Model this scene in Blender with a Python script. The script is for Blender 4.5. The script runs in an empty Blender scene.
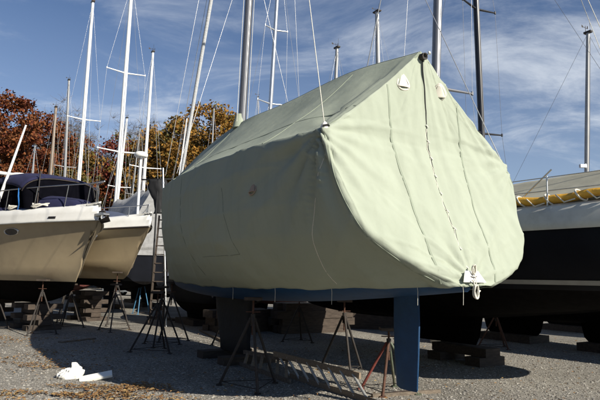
import bpy, math, random
from mathutils import Vector, Matrix, noise
PI = math.pi
sc = bpy.context.scene
C = sc.collection
R0 = random.Random(7)

# ------------------------------------------------------------------ helpers
class MB:
    """collects geometry, links it as ONE mesh object"""
    def __init__(s): s.v = []; s.f = []; s.m = []; s.sm = []
    def face(s, pts, mi=0, smooth=False):
        n = len(s.v); s.v += [tuple(p) for p in pts]; s.f.append(tuple(range(n, n+len(pts)))); s.m.append(mi); s.sm.append(smooth)
    def grid(s, rows, mi=0, smooth=True, closed=False, flip=False):
        n = len(s.v); w = len(rows[0])
        for r in rows: s.v += [tuple(p) for p in r]
        for i in range(len(rows)-1):
            for j in range(w if closed else w-1):
                k = (j+1) % w
                q = (n+i*w+j, n+i*w+k, n+(i+1)*w+k, n+(i+1)*w+j)
                s.f.append(q[::-1] if flip else q); s.m.append(mi); s.sm.append(smooth)
    def poly(s, idxpts, mi=0): s.face(idxpts, mi)
    def box(s, c, size, rot=None, mi=0, taper=1.0):
        c = Vector(c); hx, hy, hz = size[0]/2, size[1]/2, size[2]/2
        M = rot if rot is not None else Matrix.Identity(3)
        P = []
        for z in (-1, 1):
            t = taper if z > 0 else 1
            for x, y in ((-1,-1),(1,-1),(1,1),(-1,1)):
                P.append(c + M @ Vector((x*hx*t, y*hy*t, z*hz)))
        n = len(s.v); s.v += [tuple(p) for p in P]
        for q in ((3,2,1,0),(4,5,6,7),(0,1,5,4),(1,2,6,5),(2,3,7,6),(3,0,4,7)):
            s.f.append(tuple(n+i for i in q)); s.m.append(mi); s.sm.append(False)
    def beam(s, a, b, w, h, mi=0):
        a = Vector(a); b = Vector(b); d = (b-a); L = d.length; d.normalize()
        up = Vector((0,0,1)) if abs(d.z) < .95 else Vector((0,1,0))
        x = d.cross(up).normalized(); z = x.cross(d)
        s.box((a+b)/2, (w, L, h), Matrix((x, d, z)).transposed(), mi)
    def tube(s, pts, r, seg=8, mi=0, cap=True, smooth=True):
        pts = [Vector(p) for p in pts]; n = len(pts)
        rr = r if isinstance(r, (list, tuple)) else [r]*n
        rows = []; prev = None
        for i, p in enumerate(pts):
            d = (pts[min(i+1, n-1)] - pts[max(i-1, 0)])
            if d.length < 1e-9: d = Vector((0,0,1))
            d.normalize()
            if prev is None:
                a = Vector((1,0,0)) if abs(d.x) < .8 else Vector((0,1,0))
                x = (a - d*a.dot(d)).normalized()
            else:
                x = (prev - d*prev.dot(d)).normalized()
            prev = x; y = d.cross(x)
            rows.append([p + (x*math.cos(2*PI*k/seg) + y*math.sin(2*PI*k/seg))*rr[i] for k in range(seg)])
        s.grid(rows, mi, smooth, closed=True)
        if cap:
            s.face(rows[0][::-1], mi); s.face(rows[-1], mi)
    def lathe(s, c, prof, seg=16, mi=0):
        c = Vector(c)
        rows = [[c + Vector((r*math.cos(2*PI*k/seg), r*math.sin(2*PI*k/seg), z)) for k in range(seg)] for r, z in prof]
        s.grid(rows, mi, True, closed=True)
        s.face(rows[0][::-1], mi); s.face(rows[-1], mi)
    def build(s, name, mats, parent=None, weld=False):
        me = bpy.data.meshes.new(name)
        me.from_pydata(s.v, [], s.f)
        if not isinstance(mats, (list, tuple)): mats = [mats]
        for m in mats: me.materials.append(m)
        me.polygons.foreach_set('material_index', s.m)
        me.polygons.foreach_set('use_smooth', s.sm)
        me.update()
        if weld:
            import bmesh
            bm = bmesh.new(); bm.from_mesh(me)
            bmesh.ops.remove_doubles(bm, verts=bm.verts, dist=1e-4)
            bmesh.ops.recalc_face_normals(bm, faces=bm.faces)
            bm.to_mesh(me); bm.free()
        o = bpy.data.objects.new(name, me); C.objects.link(o)
        if parent is not None: o.parent = parent
        return o

def tag(o, label=None, cat=None, group=None, kind=None):
    if label: o['label'] = label
    if cat: o['category'] = cat
    if group: o['group'] = group
    if kind: o['kind'] = kind
    return o
def thing(name, label, cat, loc=(0,0,0), rz=0, group=None):
    o = bpy.data.objects.new(name, None); C.objects.link(o); o.location = loc; o.rotation_euler = (0,0,rz)
    o.empty_display_size = .2
    return tag(o, label, cat, group)
KIDS = {}
def copy_tree(o, parent=None):
    c = o.copy(); C.objects.link(c)
    if parent is not None: c.parent = parent
    for ch in [x for x in ALL() if x.parent == o]: copy_tree(ch, c)
    return c
def ALL(): return list(bpy.data.objects)
def lerp(a, b, t): return a+(b-a)*t
def interp(x, tab):
    if x <= tab[0][0]: return tab[0][1]
    for (x0, y0), (x1, y1) in zip(tab, tab[1:]):
        if x <= x1: return y0+(y1-y0)*(x-x0)/(x1-x0)
    return tab[-1][1]
def sinterp(x, tab):
    """monotone-ish smooth interpolation (Catmull-Rom)"""
    n = len(tab)
    if x <= tab[0][0]: return tab[0][1]
    if x >= tab[-1][0]: return tab[-1][1]
    for i in range(n-1):
        if x <= tab[i+1][0]:
            x0, y0 = tab[i]; x1, y1 = tab[i+1]
            m0 = (tab[i+1][1]-tab[i-1][1])/(tab[i+1][0]-tab[i-1][0]) if i > 0 else (y1-y0)/(x1-x0)
            m1 = (tab[i+2][1]-y0)/(tab[i+2][0]-x0) if i+2 < n else (y1-y0)/(x1-x0)
            h = x1-x0; t = (x-x0)/h
            return (2*t**3-3*t*t+1)*y0+(t**3-2*t*t+t)*h*m0+(-2*t**3+3*t*t)*y1+(t**3-t*t)*h*m1
def nz(x, y=0, z=0): return noise.noise(Vector((x, y, z)))

# ------------------------------------------------------------------ materials
def new_mat(name):
    m = bpy.data.materials.new(name); m.use_nodes = True
    nt = m.node_tree; b = nt.nodes['Principled BSDF']
    return m, nt, b
def pmat(name, col, rough=.6, metal=0, var=.18, scale=6, bump=.0, bscale=60, spec=.5, stretch=(1,1,1), dirt=None, dscale=2.5, damt=.5):
    m, nt, b = new_mat(name); N = nt.nodes; L = nt.links
    tc = N.new('ShaderNodeTexCoord'); mp = N.new('ShaderNodeMapping'); mp.inputs['Scale'].default_value = stretch
    L.new(tc.outputs['Object'], mp.inputs['Vector'])
    n1 = N.new('ShaderNodeTexNoise'); n1.inputs['Scale'].default_value = scale; n1.inputs['Detail'].default_value = 6
    L.new(mp.outputs[0], n1.inputs['Vector'])
    mix = N.new('ShaderNodeMixRGB')
    mix.inputs[1].default_value = (*[c*(1-var) for c in col], 1); mix.inputs[2].default_value = (*[min(1, c*(1+var)) for c in col], 1)
    rp = N.new('ShaderNodeMapRange'); rp.inputs[1].default_value = .3; rp.inputs[2].default_value = .7
    L.new(n1.outputs['Fac'], rp.inputs[0]); L.new(rp.outputs[0], mix.inputs[0])
    out = mix.outputs[0]
    if dirt:
        n2 = N.new('ShaderNodeTexNoise'); n2.inputs['Scale'].default_value = dscale; n2.inputs['Detail'].default_value = 8; n2.inputs['Roughness'].default_value = .65
        L.new(mp.outputs[0], n2.inputs['Vector'])
        r2 = N.new('ShaderNodeMapRange'); r2.inputs[1].default_value = .5; r2.inputs[2].default_value = .72; r2.inputs[4].default_value = damt
        L.new(n2.outputs['Fac'], r2.inputs[0])
        mx = N.new('ShaderNodeMixRGB'); L.new(r2.outputs[0], mx.inputs[0]); L.new(out, mx.inputs[1]); mx.inputs[2].default_value = (*dirt, 1)
        out = mx.outputs[0]
    L.new(out, b.inputs['Base Color'])
    b.inputs['Roughness'].default_value = rough; b.inputs['Metallic'].default_value = metal
    b.inputs['Specular IOR Level'].default_value = spec
    if bump:
        n3 = N.new('ShaderNodeTexNoise'); n3.inputs['Scale'].default_value = bscale; n3.inputs['Detail'].default_value = 5
        L.new(mp.outputs[0], n3.inputs['Vector'])
        bp = N.new('ShaderNodeBump'); bp.inputs['Strength'].default_value = bump; bp.inputs['Distance'].default_value = .02
        L.new(n3.outputs['Fac'], bp.inputs['Height']); L.new(bp.outputs[0], b.inputs['Normal'])
    return m
M = {}
M['canvas'] = None
M['antifoul'] = pmat('blue_antifouling', (.008,.055,.15), .6, var=.12, scale=9, bump=.15, bscale=25, dirt=(.035,.08,.13), damt=.35)
M['antifoul_dark'] = pmat('dark_antifouling', (.006,.0055,.0055), .95, spec=.05, var=.3, bump=.2, bscale=30)
M['antifoul_red'] = pmat('red_antifouling', (.10,.025,.02), .8, var=.3)
M['lead'] = pmat('keel_paint', (.006,.009,.014), .7, var=.3, bump=.3, bscale=12, dirt=(.02,.016,.013), damt=.5)
M['gel_tan'] = pmat('cream_gelcoat', (.38,.305,.195), .4, var=.07, scale=2, dirt=(.26,.20,.14), dscale=1.3, damt=.5)
M['gel_white'] = pmat('white_gelcoat', (.74,.73,.69), .3, var=.05, scale=2, dirt=(.5,.48,.42), damt=.3)
M['gel_grey'] = pmat('weathered_white_gelcoat', (.55,.55,.52), .4, var=.08, scale=3, dirt=(.3,.29,.26), damt=.4)
M['hull_black'] = pmat('black_hull_paint', (.007,.008,.012), .75, var=.2, scale=2, spec=.12)
M['stripe'] = pmat('grey_boot_stripe', (.24,.25,.25), .5, var=.1)
M['navy'] = pmat('navy_canvas', (.011,.012,.05), .9, var=.25, scale=5, bump=.3, bscale=14)
M['navy_dark'] = pmat('dark_window_vinyl', (.003,.003,.005), .85, var=.2, spec=.02)
M['steel'] = pmat('stainless_steel', (.55,.55,.56), .28, metal=1, var=.05)
M['alu'] = pmat('anodised_aluminium', (.55,.56,.57), .38, metal=.85, var=.08, stretch=(6,6,.5))
M['mast_dark'] = pmat('dull_dark_aluminium', (.20,.20,.21), .4, metal=.6, var=.1, stretch=(6,6,.5))
M['mast_white'] = pmat('white_mast_paint', (.78,.78,.77), .35, var=.06, stretch=(5,5,.4))
M['mast_grey'] = pmat('weathered_mast_aluminium', (.30,.30,.30), .5, metal=.4, var=.15, stretch=(5,5,.4))
M['mast_black'] = pmat('black_mast_paint', (.012,.012,.015), .35, var=.2, stretch=(5,5,.4))
M['mast_wood'] = pmat('varnished_mast_wood', (.24,.17,.11), .5, var=.2, stretch=(9,9,.5))
M['wire'] = pmat('rigging_wire', (.42,.42,.42), .35, metal=.6, var=.05)
M['wire_dark'] = pmat('dark_rigging_wire', (.14,.14,.15), .4, metal=.5, var=.05)
M['rope_white'] = pmat('white_rope', (.72,.69,.6), .9, var=.15, scale=90, bump=.5, bscale=180)
M['rope_blue'] = pmat('blue_rope', (.02,.15,.45), .9, var=.15, scale=90)
M['sailcloth'] = pmat('furled_sailcloth', (.48,.49,.5), .8, var=.1, scale=10, bump=.4, bscale=9, stretch=(1,1,4))
M['white_plastic'] = pmat('white_plastic', (.8,.79,.74), .5, var=.05)
M['black_rubber'] = pmat('black_rubber', (.012,.012,.012), .8, var=.2)
M['vent_inside'] = pmat('dark_vent_mesh', (.02,.018,.015), .9, var=.2)
M['vent'] = pmat('cream_vent_hood', (.72,.68,.58), .6, var=.06)
M['seam_tape'] = pmat('lapped_seam_cloth', (.27,.305,.235), .9, var=.1, scale=8)
M['seam'] = pmat('seam_thread', (.235,.265,.205), .9, var=.2, scale=40)
M['rust'] = pmat('rusty_stand_steel', (.075,.032,.018), .8, var=.4, scale=14, bump=.3, dirt=(.05,.02,.012))
M['stand_dark'] = pmat('dark_stand_steel', (.03,.025,.022), .75, var=.3, scale=12, dirt=(.07,.03,.015))
M['stand_green'] = pmat('green_stand_paint', (.09,.11,.075), .6, var=.3, scale=12, dirt=(.12,.06,.03))
M['stand_red'] = pmat('faded_red_stand_paint', (.17,.04,.03), .65, var=.25, scale=12, dirt=(.12,.05,.03))
M['stand_blue'] = pmat('blue_stand_paint', (.06,.2,.36), .6, var=.2, scale=12, dirt=(.12,.08,.05))
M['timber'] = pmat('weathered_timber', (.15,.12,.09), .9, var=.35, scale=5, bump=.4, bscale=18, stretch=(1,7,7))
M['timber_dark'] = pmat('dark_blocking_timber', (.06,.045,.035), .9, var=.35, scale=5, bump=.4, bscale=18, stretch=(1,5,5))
M['ladder_alu'] = pmat('dull_ladder_aluminium', (.5,.5,.48), .45, metal=.5, var=.15, scale=14)
M['ladder_wood'] = pmat('ladder_rail_wood', (.25,.19,.13), .75, var=.25, stretch=(1,8,8))
M['tarp_silver'] = pmat('silver_tarp', (.25,.25,.25), .5, var=.2, scale=6, bump=.9, bscale=5, spec=.2)
M['tarp_navy'] = pmat('slate_blue_tarp', (.07,.085,.13), .7, var=.2, bump=.6, bscale=5)
M['tarp_beige'] = pmat('olive_beige_canvas', (.30,.29,.23), .85, var=.1, scale=3, bump=.25, bscale=6)
M['tarp_black'] = pmat('black_tarp', (.01,.01,.011), .8, var=.3)
M['tarp_white'] = pmat('white_shrink_wrap', (.7,.7,.7), .4, var=.05, bump=.4, bscale=4)
M['yellow'] = pmat('yellow_vinyl', (.66,.36,.04), .5, var=.15, scale=8, bump=.5, bscale=14)
M['glass'] = pmat('dark_porthole_glass', (.02,.018,.02), .08, var=.1)
M['car_paint'] = pmat('silver_car_paint', (.4,.42,.44), .3, metal=.4, var=.04)
M['car_glass'] = pmat('car_glass', (.02,.025,.03), .06, var=.1)
M['bark'] = pmat('tree_bark', (.09,.07,.055), .95, var=.3, scale=4, bump=.5, bscale=10)
M['bark_grey'] = pmat('grey_bark', (.13,.11,.095), .95, var=.25, scale=4, bump=.5, bscale=10)
M['concrete'] = pmat('concrete_block', (.22,.21,.2), .9, var=.2, bump=.3)

def leaf_mat(name, cols, scale=.45):
    m, nt, b = new_mat(name); N = nt.nodes; L = nt.links
    tc = N.new('ShaderNodeTexCoord')
    n = N.new('ShaderNodeTexNoise'); n.inputs['Scale'].default_value = scale; n.inputs['Detail'].default_value = 3
    L.new(tc.outputs['Object'], n.inputs['Vector'])
    w = N.new('ShaderNodeTexWhiteNoise'); gm = N.new('ShaderNodeNewGeometry')
    L.new(gm.outputs['Random Per Island'], w.inputs['Vector'])
    ad = N.new('ShaderNodeMath'); ad.operation = 'MULTIPLY_ADD'; ad.inputs[1].default_value = .35; ad.inputs[2].default_value = -.175
    L.new(gm.outputs['Random Per Island'], ad.inputs[0])
    s = N.new('ShaderNodeMath'); s.operation = 'ADD'; L.new(n.outputs['Fac'], s.inputs[0]); L.new(ad.outputs[0], s.inputs[1])
    cr = N.new('ShaderNodeValToRGB'); el = cr.color_ramp.elements
    el[0].position = .32; el[0].color = (*cols[0], 1); el[1].position = .68; el[1].color = (*cols[-1], 1)
    for i, c in enumerate(cols[1:-1]):
        e = el.new(.32+.36*(i+1)/(len(cols)-1)); e.color = (*c, 1)
    L.new(s.outputs[0], cr.inputs[0]); L.new(cr.outputs[0], b.inputs['Base Color'])
    b.inputs['Roughness'].default_value = .8; b.inputs['Specular IOR Level'].default_value = .2
    return m
M['leaf_rust'] = leaf_mat('rust_leaves', [(.07,.018,.010),(.15,.04,.016),(.20,.07,.022),(.12,.05,.02)])
M['leaf_orange'] = leaf_mat('orange_leaves', [(.10,.055,.014),(.23,.115,.022),(.30,.15,.028),(.11,.095,.022)])
M['leaf_olive'] = leaf_mat('olive_leaves', [(.05,.05,.018),(.12,.09,.025),(.17,.10,.03),(.08,.075,.02)])
M['leaf_crimson'] = leaf_mat('crimson_leaves', [(.09,.014,.014),(.15,.03,.022),(.17,.05,.025)])

def canvas_mat():
    m, nt, b = new_mat('sage_green_canvas'); N = nt.nodes; L = nt.links
    tc = N.new('ShaderNodeTexCoord')
    n1 = N.new('ShaderNodeTexNoise'); n1.inputs['Scale'].default_value = 1.1; n1.inputs['Detail'].default_value = 7
    L.new(tc.outputs['Object'], n1.inputs['Vector'])
    cr = N.new('ShaderNodeMixRGB'); cr.inputs[1].default_value = (.325,.36,.285,1); cr.inputs[2].default_value = (.385,.42,.34,1)
    L.new(n1.outputs['Fac'], cr.inputs[0])
    # water marks running down the cloth
    mp = N.new('ShaderNodeMapping'); mp.inputs['Scale'].default_value = (5,5,.5); L.new(tc.outputs['Object'], mp.inputs['Vector'])
    n2 = N.new('ShaderNodeTexNoise'); n2.inputs['Scale'].default_value = 1.6; n2.inputs['Detail'].default_value = 6; L.new(mp.outputs[0], n2.inputs['Vector'])
    r2 = N.new('ShaderNodeMapRange'); r2.inputs[1].default_value = .52; r2.inputs[2].default_value = .75; r2.inputs[4].default_value = .35; L.new(n2.outputs['Fac'], r2.inputs[0])
    mx = N.new('ShaderNodeMixRGB'); L.new(r2.outputs[0], mx.inputs[0]); L.new(cr.outputs[0], mx.inputs[1]); mx.inputs[2].default_value = (.29,.32,.25,1)
    L.new(mx.outputs[0], b.inputs['Base Color'])
    b.inputs['Roughness'].default_value = .9; b.inputs['Specular IOR Level'].default_value = .2
    # fine crumple + weave
    n3 = N.new('ShaderNodeTexNoise'); n3.inputs['Scale'].default_value = 3.2; n3.inputs['Detail'].default_value = 6; n3.inputs['Roughness'].default_value = .55
    L.new(tc.outputs['Object'], n3.inputs['Vector'])
    n4 = N.new('ShaderNodeTexNoise'); n4.inputs['Scale'].default_value = 260; L.new(tc.outputs['Object'], n4.inputs['Vector'])
    b1 = N.new('ShaderNodeBump'); b1.inputs['Strength'].default_value = .2; b1.inputs['Distance'].default_value = .06; L.new(n3.outputs['Fac'], b1.inputs['Height'])
    b2 = N.new('ShaderNodeBump'); b2.inputs['Strength'].default_value = .12; b2.inputs['Distance'].default_value = .004
    L.new(n4.outputs['Fac'], b2.inputs['Height']); L.new(b1.outputs[0], b2.inputs['Normal']); L.new(b2.outputs[0], b.inputs['Normal'])
    return m
M['canvas'] = canvas_mat()

def gravel_mat():
    m, nt, b = new_mat('gravel_ground'); N = nt.nodes; L = nt.links
    tc = N.new('ShaderNodeTexCoord')
    v = N.new('ShaderNodeTexVoronoi'); v.inputs['Scale'].default_value = 44; L.new(tc.outputs['Object'], v.inputs['Vector'])
    v2 = N.new('ShaderNodeTexVoronoi'); v2.inputs['Scale'].default_value = 110; L.new(tc.outputs['Object'], v2.inputs['Vector'])
    sp = N.new('ShaderNodeSeparateColor'); L.new(v.outputs['Color'], sp.inputs[0])
    cr = N.new('ShaderNodeValToRGB'); el = cr.color_ramp.elements
    el[0].position = 0; el[0].color = (.15,.14,.12,1); el[1].position = 1; el[1].color = (.52,.49,.43,1)
    e = el.new(.45); e.color = (.29,.272,.238,1); e = el.new(.8); e.color = (.38,.355,.315,1)
    L.new(sp.outputs[0], cr.inputs[0])
    big = N.new('ShaderNodeTexNoise'); big.inputs['Scale'].default_value = .35; big.inputs['Detail'].default_value = 6; L.new(tc.outputs['Object'], big.inputs['Vector'])
    mr = N.new('ShaderNodeMapRange'); mr.inputs[1].default_value = .35; mr.inputs[2].default_value = .68; mr.inputs[3].default_value = .72; mr.inputs[4].default_value = 1.22
    L.new(big.outputs['Fac'], mr.inputs[0])
    mu = N.new('ShaderNodeVectorMath'); mu.operation = 'SCALE'; L.new(cr.outputs[0], mu.inputs[0]); L.new(mr.outputs[0], mu.inputs['Scale'])
    # sand and dirt between
    n5 = N.new('ShaderNodeTexNoise'); n5.inputs['Scale'].default_value = 1.4; n5.inputs['Detail'].default_value = 9; n5.inputs['Roughness'].default_value = .7; L.new(tc.outputs['Object'], n5.inputs['Vector'])
    r5 = N.new('ShaderNodeMapRange'); r5.inputs[1].default_value = .5; r5.inputs[2].default_value = .7; r5.inputs[4].default_value = .55; L.new(n5.outputs['Fac'], r5.inputs[0])
    mx = N.new('ShaderNodeMixRGB'); L.new(r5.outputs[0], mx.inputs[0]); L.new(mu.outputs[0], mx.inputs[1]); mx.inputs[2].default_value = (.25,.225,.185,1)
    L.new(mx.outputs[0], b.inputs['Base Color'])
    b.inputs['Roughness'].default_value = .95; b.inputs['Specular IOR Level'].default_value = .2
    h = N.new('ShaderNodeMath'); h.operation = 'ADD'; L.new(v.outputs['Distance'], h.inputs[0]); L.new(v2.outputs['Distance'], h.inputs[1])
    bp = N.new('ShaderNodeBump'); bp.invert = True; bp.inputs['Strength'].default_value = .8; bp.inputs['Distance'].default_value = .02
    L.new(h.outputs[0], bp.inputs['Height']); L.new(bp.outputs[0], b.inputs['Normal'])
    return m
M['gravel'] = gravel_mat()
def pebble_mat(name, cols):
    m, nt, b = new_mat(name); N = nt.nodes; L = nt.links
    gm = N.new('ShaderNodeNewGeometry'); cr = N.new('ShaderNodeValToRGB'); el = cr.color_ramp.elements
    el[0].position = 0; el[0].color = (*cols[0], 1); el[1].position = 1; el[1].color = (*cols[-1], 1)
    for i, c in enumerate(cols[1:-1]): e = el.new((i+1)/(len(cols)-1)); e.color = (*c, 1)
    L.new(gm.outputs['Random Per Island'], cr.inputs[0]); L.new(cr.outputs[0], b.inputs['Base Color'])
    b.inputs['Roughness'].default_value = .9; b.inputs['Specular IOR Level'].default_value = .2
    return m
M['pebble'] = pebble_mat('loose_stones', [(.11,.105,.10),(.24,.23,.215),(.20,.175,.15),(.31,.295,.265),(.38,.36,.32)])
M['deadleaf'] = pebble_mat('fallen_leaf_litter', [(.17,.085,.035),(.30,.18,.075),(.15,.075,.035),(.36,.25,.11),(.12,.05,.025)])

# ------------------------------------------------------------------ camera
PITCH, ROLL, F = math.radians(8.4), .02, 540.0
cam = bpy.data.cameras.new('camera'); co = bpy.data.objects.new('camera', cam); C.objects.link(co)
fw = Vector((0, math.cos(PITCH), math.sin(PITCH))); rt = Vector((1, 0, 0)); up = rt.cross(fw)
rt2 = (rt*math.cos(ROLL) + up*math.sin(ROLL)).normalized(); up2 = rt2.cross(fw)
co.matrix_world = Matrix((( rt2.x, up2.x, -fw.x, 0), (rt2.y, up2.y, -fw.y, 0), (rt2.z, up2.z, -fw.z, 1.6), (0,0,0,1)))
cam.sensor_width = 36; cam.lens = 36*F/600; cam.clip_end = 2000; cam.clip_start = .05
sc.camera = co
def at(px, py, Y):
    d = fw + rt2*((px-300)/F) + up2*((200-py)/F); d *= Y/d.y
    return Vector((d.x, Y, 1.6+d.z))
def gnd(px, py):
    d = fw + rt2*((px-300)/F) + up2*((200-py)/F); d *= -1.6/d.z
    return Vector((d.x, d.y, 0))

# ------------------------------------------------------------------ world and sun
SUN_EL, SUN_AZ = math.radians(31), math.radians(131)      # azimuth clockwise from +Y
w = bpy.data.worlds.new('World'); sc.world = w; w.use_nodes = True
nt = w.node_tree; N = nt.nodes; L = nt.links; bg = N['Background']
sky = N.new('ShaderNodeTexSky'); sky.sky_type = 'NISHITA'; sky.sun_disc = False
sky.sun_elevation = SUN_EL; sky.sun_rotation = SUN_AZ; sky.air_density = 1.0; sky.dust_density = .6; sky.ozone_density = 2.2
tc = N.new('ShaderNodeTexCoord')
sx = N.new('ShaderNodeSeparateXYZ'); L.new(tc.outputs['Generated'], sx.inputs[0])
mz = N.new('ShaderNodeMath'); mz.operation = 'ADD'; mz.inputs[1].default_value = .22; L.new(sx.outputs['Z'], mz.inputs[0])
dv = N.new('ShaderNodeVectorMath'); dv.operation = 'DIVIDE'; L.new(tc.outputs['Generated'], dv.inputs[0])
cb = N.new('ShaderNodeCombineXYZ'); L.new(mz.outputs[0], cb.inputs[0]); L.new(mz.outputs[0], cb.inputs[1]); cb.inputs[2].default_value = 1
L.new(cb.outputs[0], dv.inputs[1])
mp = N.new('ShaderNodeMapping'); mp.inputs['Rotation'].default_value = (0,0,math.radians(38)); mp.inputs['Scale'].default_value = (1.1,2.0,.0); mp.inputs['Location'].default_value = (3.3,1.9,0)
L.new(dv.outputs[0], mp.inputs['Vector'])
c1 = N.new('ShaderNodeTexNoise'); c1.inputs['Scale'].default_value = 1.3; c1.inputs['Detail'].default_value = 12; c1.inputs['Roughness'].default_value = .66; c1.inputs['Distortion'].default_value = .7
L.new(mp.outputs[0], c1.inputs['Vector'])
c2 = N.new('ShaderNodeTexNoise'); c2.inputs['Scale'].default_value = .5; c2.inputs['Detail'].default_value = 3; L.new(mp.outputs[0], c2.inputs['Vector'])
cs = N.new('ShaderNodeMath'); cs.operation = 'ADD'; L.new(c1.outputs['Fac'], cs.inputs[0]); L.new(c2.outputs['Fac'], cs.inputs[1])
cm = N.new('ShaderNodeMapRange'); cm.interpolation_type = 'SMOOTHSTEP'; cm.inputs[1].default_value = .88; cm.inputs[2].default_value = 1.36; cm.inputs[4].default_value = .8
L.new(cs.outputs[0], cm.inputs[0])
# thinner cover high up, more towards the horizon
ez = N.new('ShaderNodeMapRange'); ez.inputs[1].default_value = .05; ez.inputs[2].default_value = .75; ez.inputs[3].default_value = 1.5; ez.inputs[4].default_value = .45; L.new(sx.outputs['Z'], ez.inputs[0])
ml = N.new('ShaderNodeMath'); ml.operation = 'MULTIPLY'; ml.use_clamp = True; L.new(cm.outputs[0], ml.inputs[0]); L.new(ez.outputs[0], ml.inputs[1])
tint = N.new('ShaderNodeMixRGB'); tint.blend_type = 'MULTIPLY'; tint.inputs[0].default_value = 1; tint.inputs[2].default_value = (.92,1.12,1.38,1)
L.new(sky.outputs[0], tint.inputs[1])
mixc = N.new('ShaderNodeMixRGB'); yb_ = N.new('ShaderNodeMapRange'); yb_.inputs[1].default_value = -.25; yb_.inputs[2].default_value = .45; L.new(sx.outputs['Y'], yb_.inputs[0])
ml2 = N.new('ShaderNodeMath'); ml2.operation = 'MULTIPLY'; hz_ = N.new('ShaderNodeMapRange'); hz_.inputs[1].default_value = .02; hz_.inputs[2].default_value = .5; hz_.inputs[3].default_value = .32; hz_.inputs[4].default_value = 0; L.new(sx.outputs['Z'], hz_.inputs[0])
ha_ = N.new('ShaderNodeMath'); ha_.operation = 'ADD'; ha_.use_clamp = True; L.new(ml.outputs[0], ha_.inputs[0]); L.new(hz_.outputs[0], ha_.inputs[1])
L.new(ha_.outputs[0], ml2.inputs[0]); L.new(yb_.outputs[0], ml2.inputs[1])
L.new(ml2.outputs[0], mixc.inputs[0]); L.new(tint.outputs[0], mixc.inputs[1]); mixc.inputs[2].default_value = (11.5,12.3,13.3,1)
L.new(mixc.outputs[0], bg.inputs['Color']); bg.inputs['Strength'].default_value = .05
sl = bpy.data.lights.new('sun', 'SUN'); sl.energy = 5.0; sl.angle = math.radians(.5); sl.color = (1,.93,.80)
so = bpy.data.objects.new('sun', sl); C.objects.link(so)
sd = Vector((math.sin(SUN_AZ)*math.cos(SUN_EL), math.cos(SUN_AZ)*math.cos(SUN_EL), math.sin(SUN_EL)))
so.rotation_euler = sd.to_track_quat('Z', 'Y').to_euler(); so.location = sd*60
sc.view_settings.view_transform = 'Standard'; sc.view_settings.look = 'None'; sc.view_settings.exposure = .48; sc.view_settings.gamma = 1
sc.view_settings.use_curve_mapping = False

# ------------------------------------------------------------------ ground
g = MB()
xs = [-900,-300,-100,-40]+[-40+2*i for i in range(1, 40)]+[40,100,300,900]
ys = [-300,-60,-10]+[2*i for i in range(0, 36)]+[80,120,300,900]
g.grid([[(x, y, 0) for x in xs] for y in ys], flip=False)
go = g.build('ground', M['gravel']); tag(go, kind='structure')

def pebbles(n, seed, name, label):
    r = random.Random(seed); m = MB()
    for _ in range(n):
        y = 7.0+9*r.random()**1.6; x = (r.random()*1.36-.68)*y
        s = .006+.018*r.random()**4
        sz = s*(.45+.4*r.random()); a = r.random()*6.28
        top = []; k = 5
        P = [Vector((x+s*(.8+.4*r.random())*math.cos(a+6.283*i/k), y+s*(.8+.4*r.random())*math.sin(a+6.283*i/k), sz*.35)) for i in range(k)]
        t = Vector((x+s*.3*(r.random()-.5), y+s*.3*(r.random()-.5), sz))
        n0 = len(m.v); m.v += [tuple(p) for p in P]+[tuple(t)]+[(p.x, p.y, -.004) for p in P]
        for i in range(k):
            j = (i+1) % k
            m.f.append((n0+i, n0+j, n0+k)); m.m.append(0); m.sm.append(False)
            m.f.append((n0+k+1+i, n0+k+1+j, n0+j, n0+i)); m.m.append(0); m.sm.append(False)
    o = m.build(name, M['pebble']); tag(o, label, 'gravel', kind='stuff')
pebbles(42000, 3, 'loose_gravel', 'loose grey stones lying over the gravel yard in front of the boats')

def leaves(n, seed):
    r = random.Random(seed); m = MB()
    cs = []
    # leaf drifts on the left, thin scatter elsewhere
    drifts = [(gnd(15,352), 1.1, .45), (gnd(20,368), 1.0, .35), (gnd(30,395), 1.0, .3), (gnd(70,392), .9, .25), (gnd(10,362), .9, .4), (gnd(95,398), .8, .2), (gnd(20,340), 1.0, .5), (gnd(130,388), .5, .2)]
    for _ in range(n):
        if r.random() < .80:
            c, sx_, sy_ = drifts[int(r.random()*len(drifts))]
            x = c.x+r.gauss(0, sx_); y = c.y+r.gauss(0, sy_*.8)
            if nz(x*1.1, y*2.2, 3) < -.05: continue
        else:
            y = 7+10*r.random(); x = (r.random()*1.36-.68)*y
        s = .015+.022*r.random(); a = r.random()*6.28; t = r.uniform(-.5, .5)
        d = Vector((math.cos(a), math.sin(a), 0)); e = Vector((-math.sin(a), math.cos(a), t)).normalized()
        z = .012+.018*r.random(); c = Vector((x, y, z+.006))
        cu = r.uniform(0, .012)
        m.face([c-d*s, c-e*s*.6+Vector((0,0,cu)), c+d*s*1.1, c+e*s*.6+Vector((0,0,cu))])
    o = m.build('fallen_leaves', M['deadleaf']); tag(o, 'orange brown leaf litter drifted over the gravel at lower left', 'leaves', kind='stuff')
leaves(5200, 5)

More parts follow.
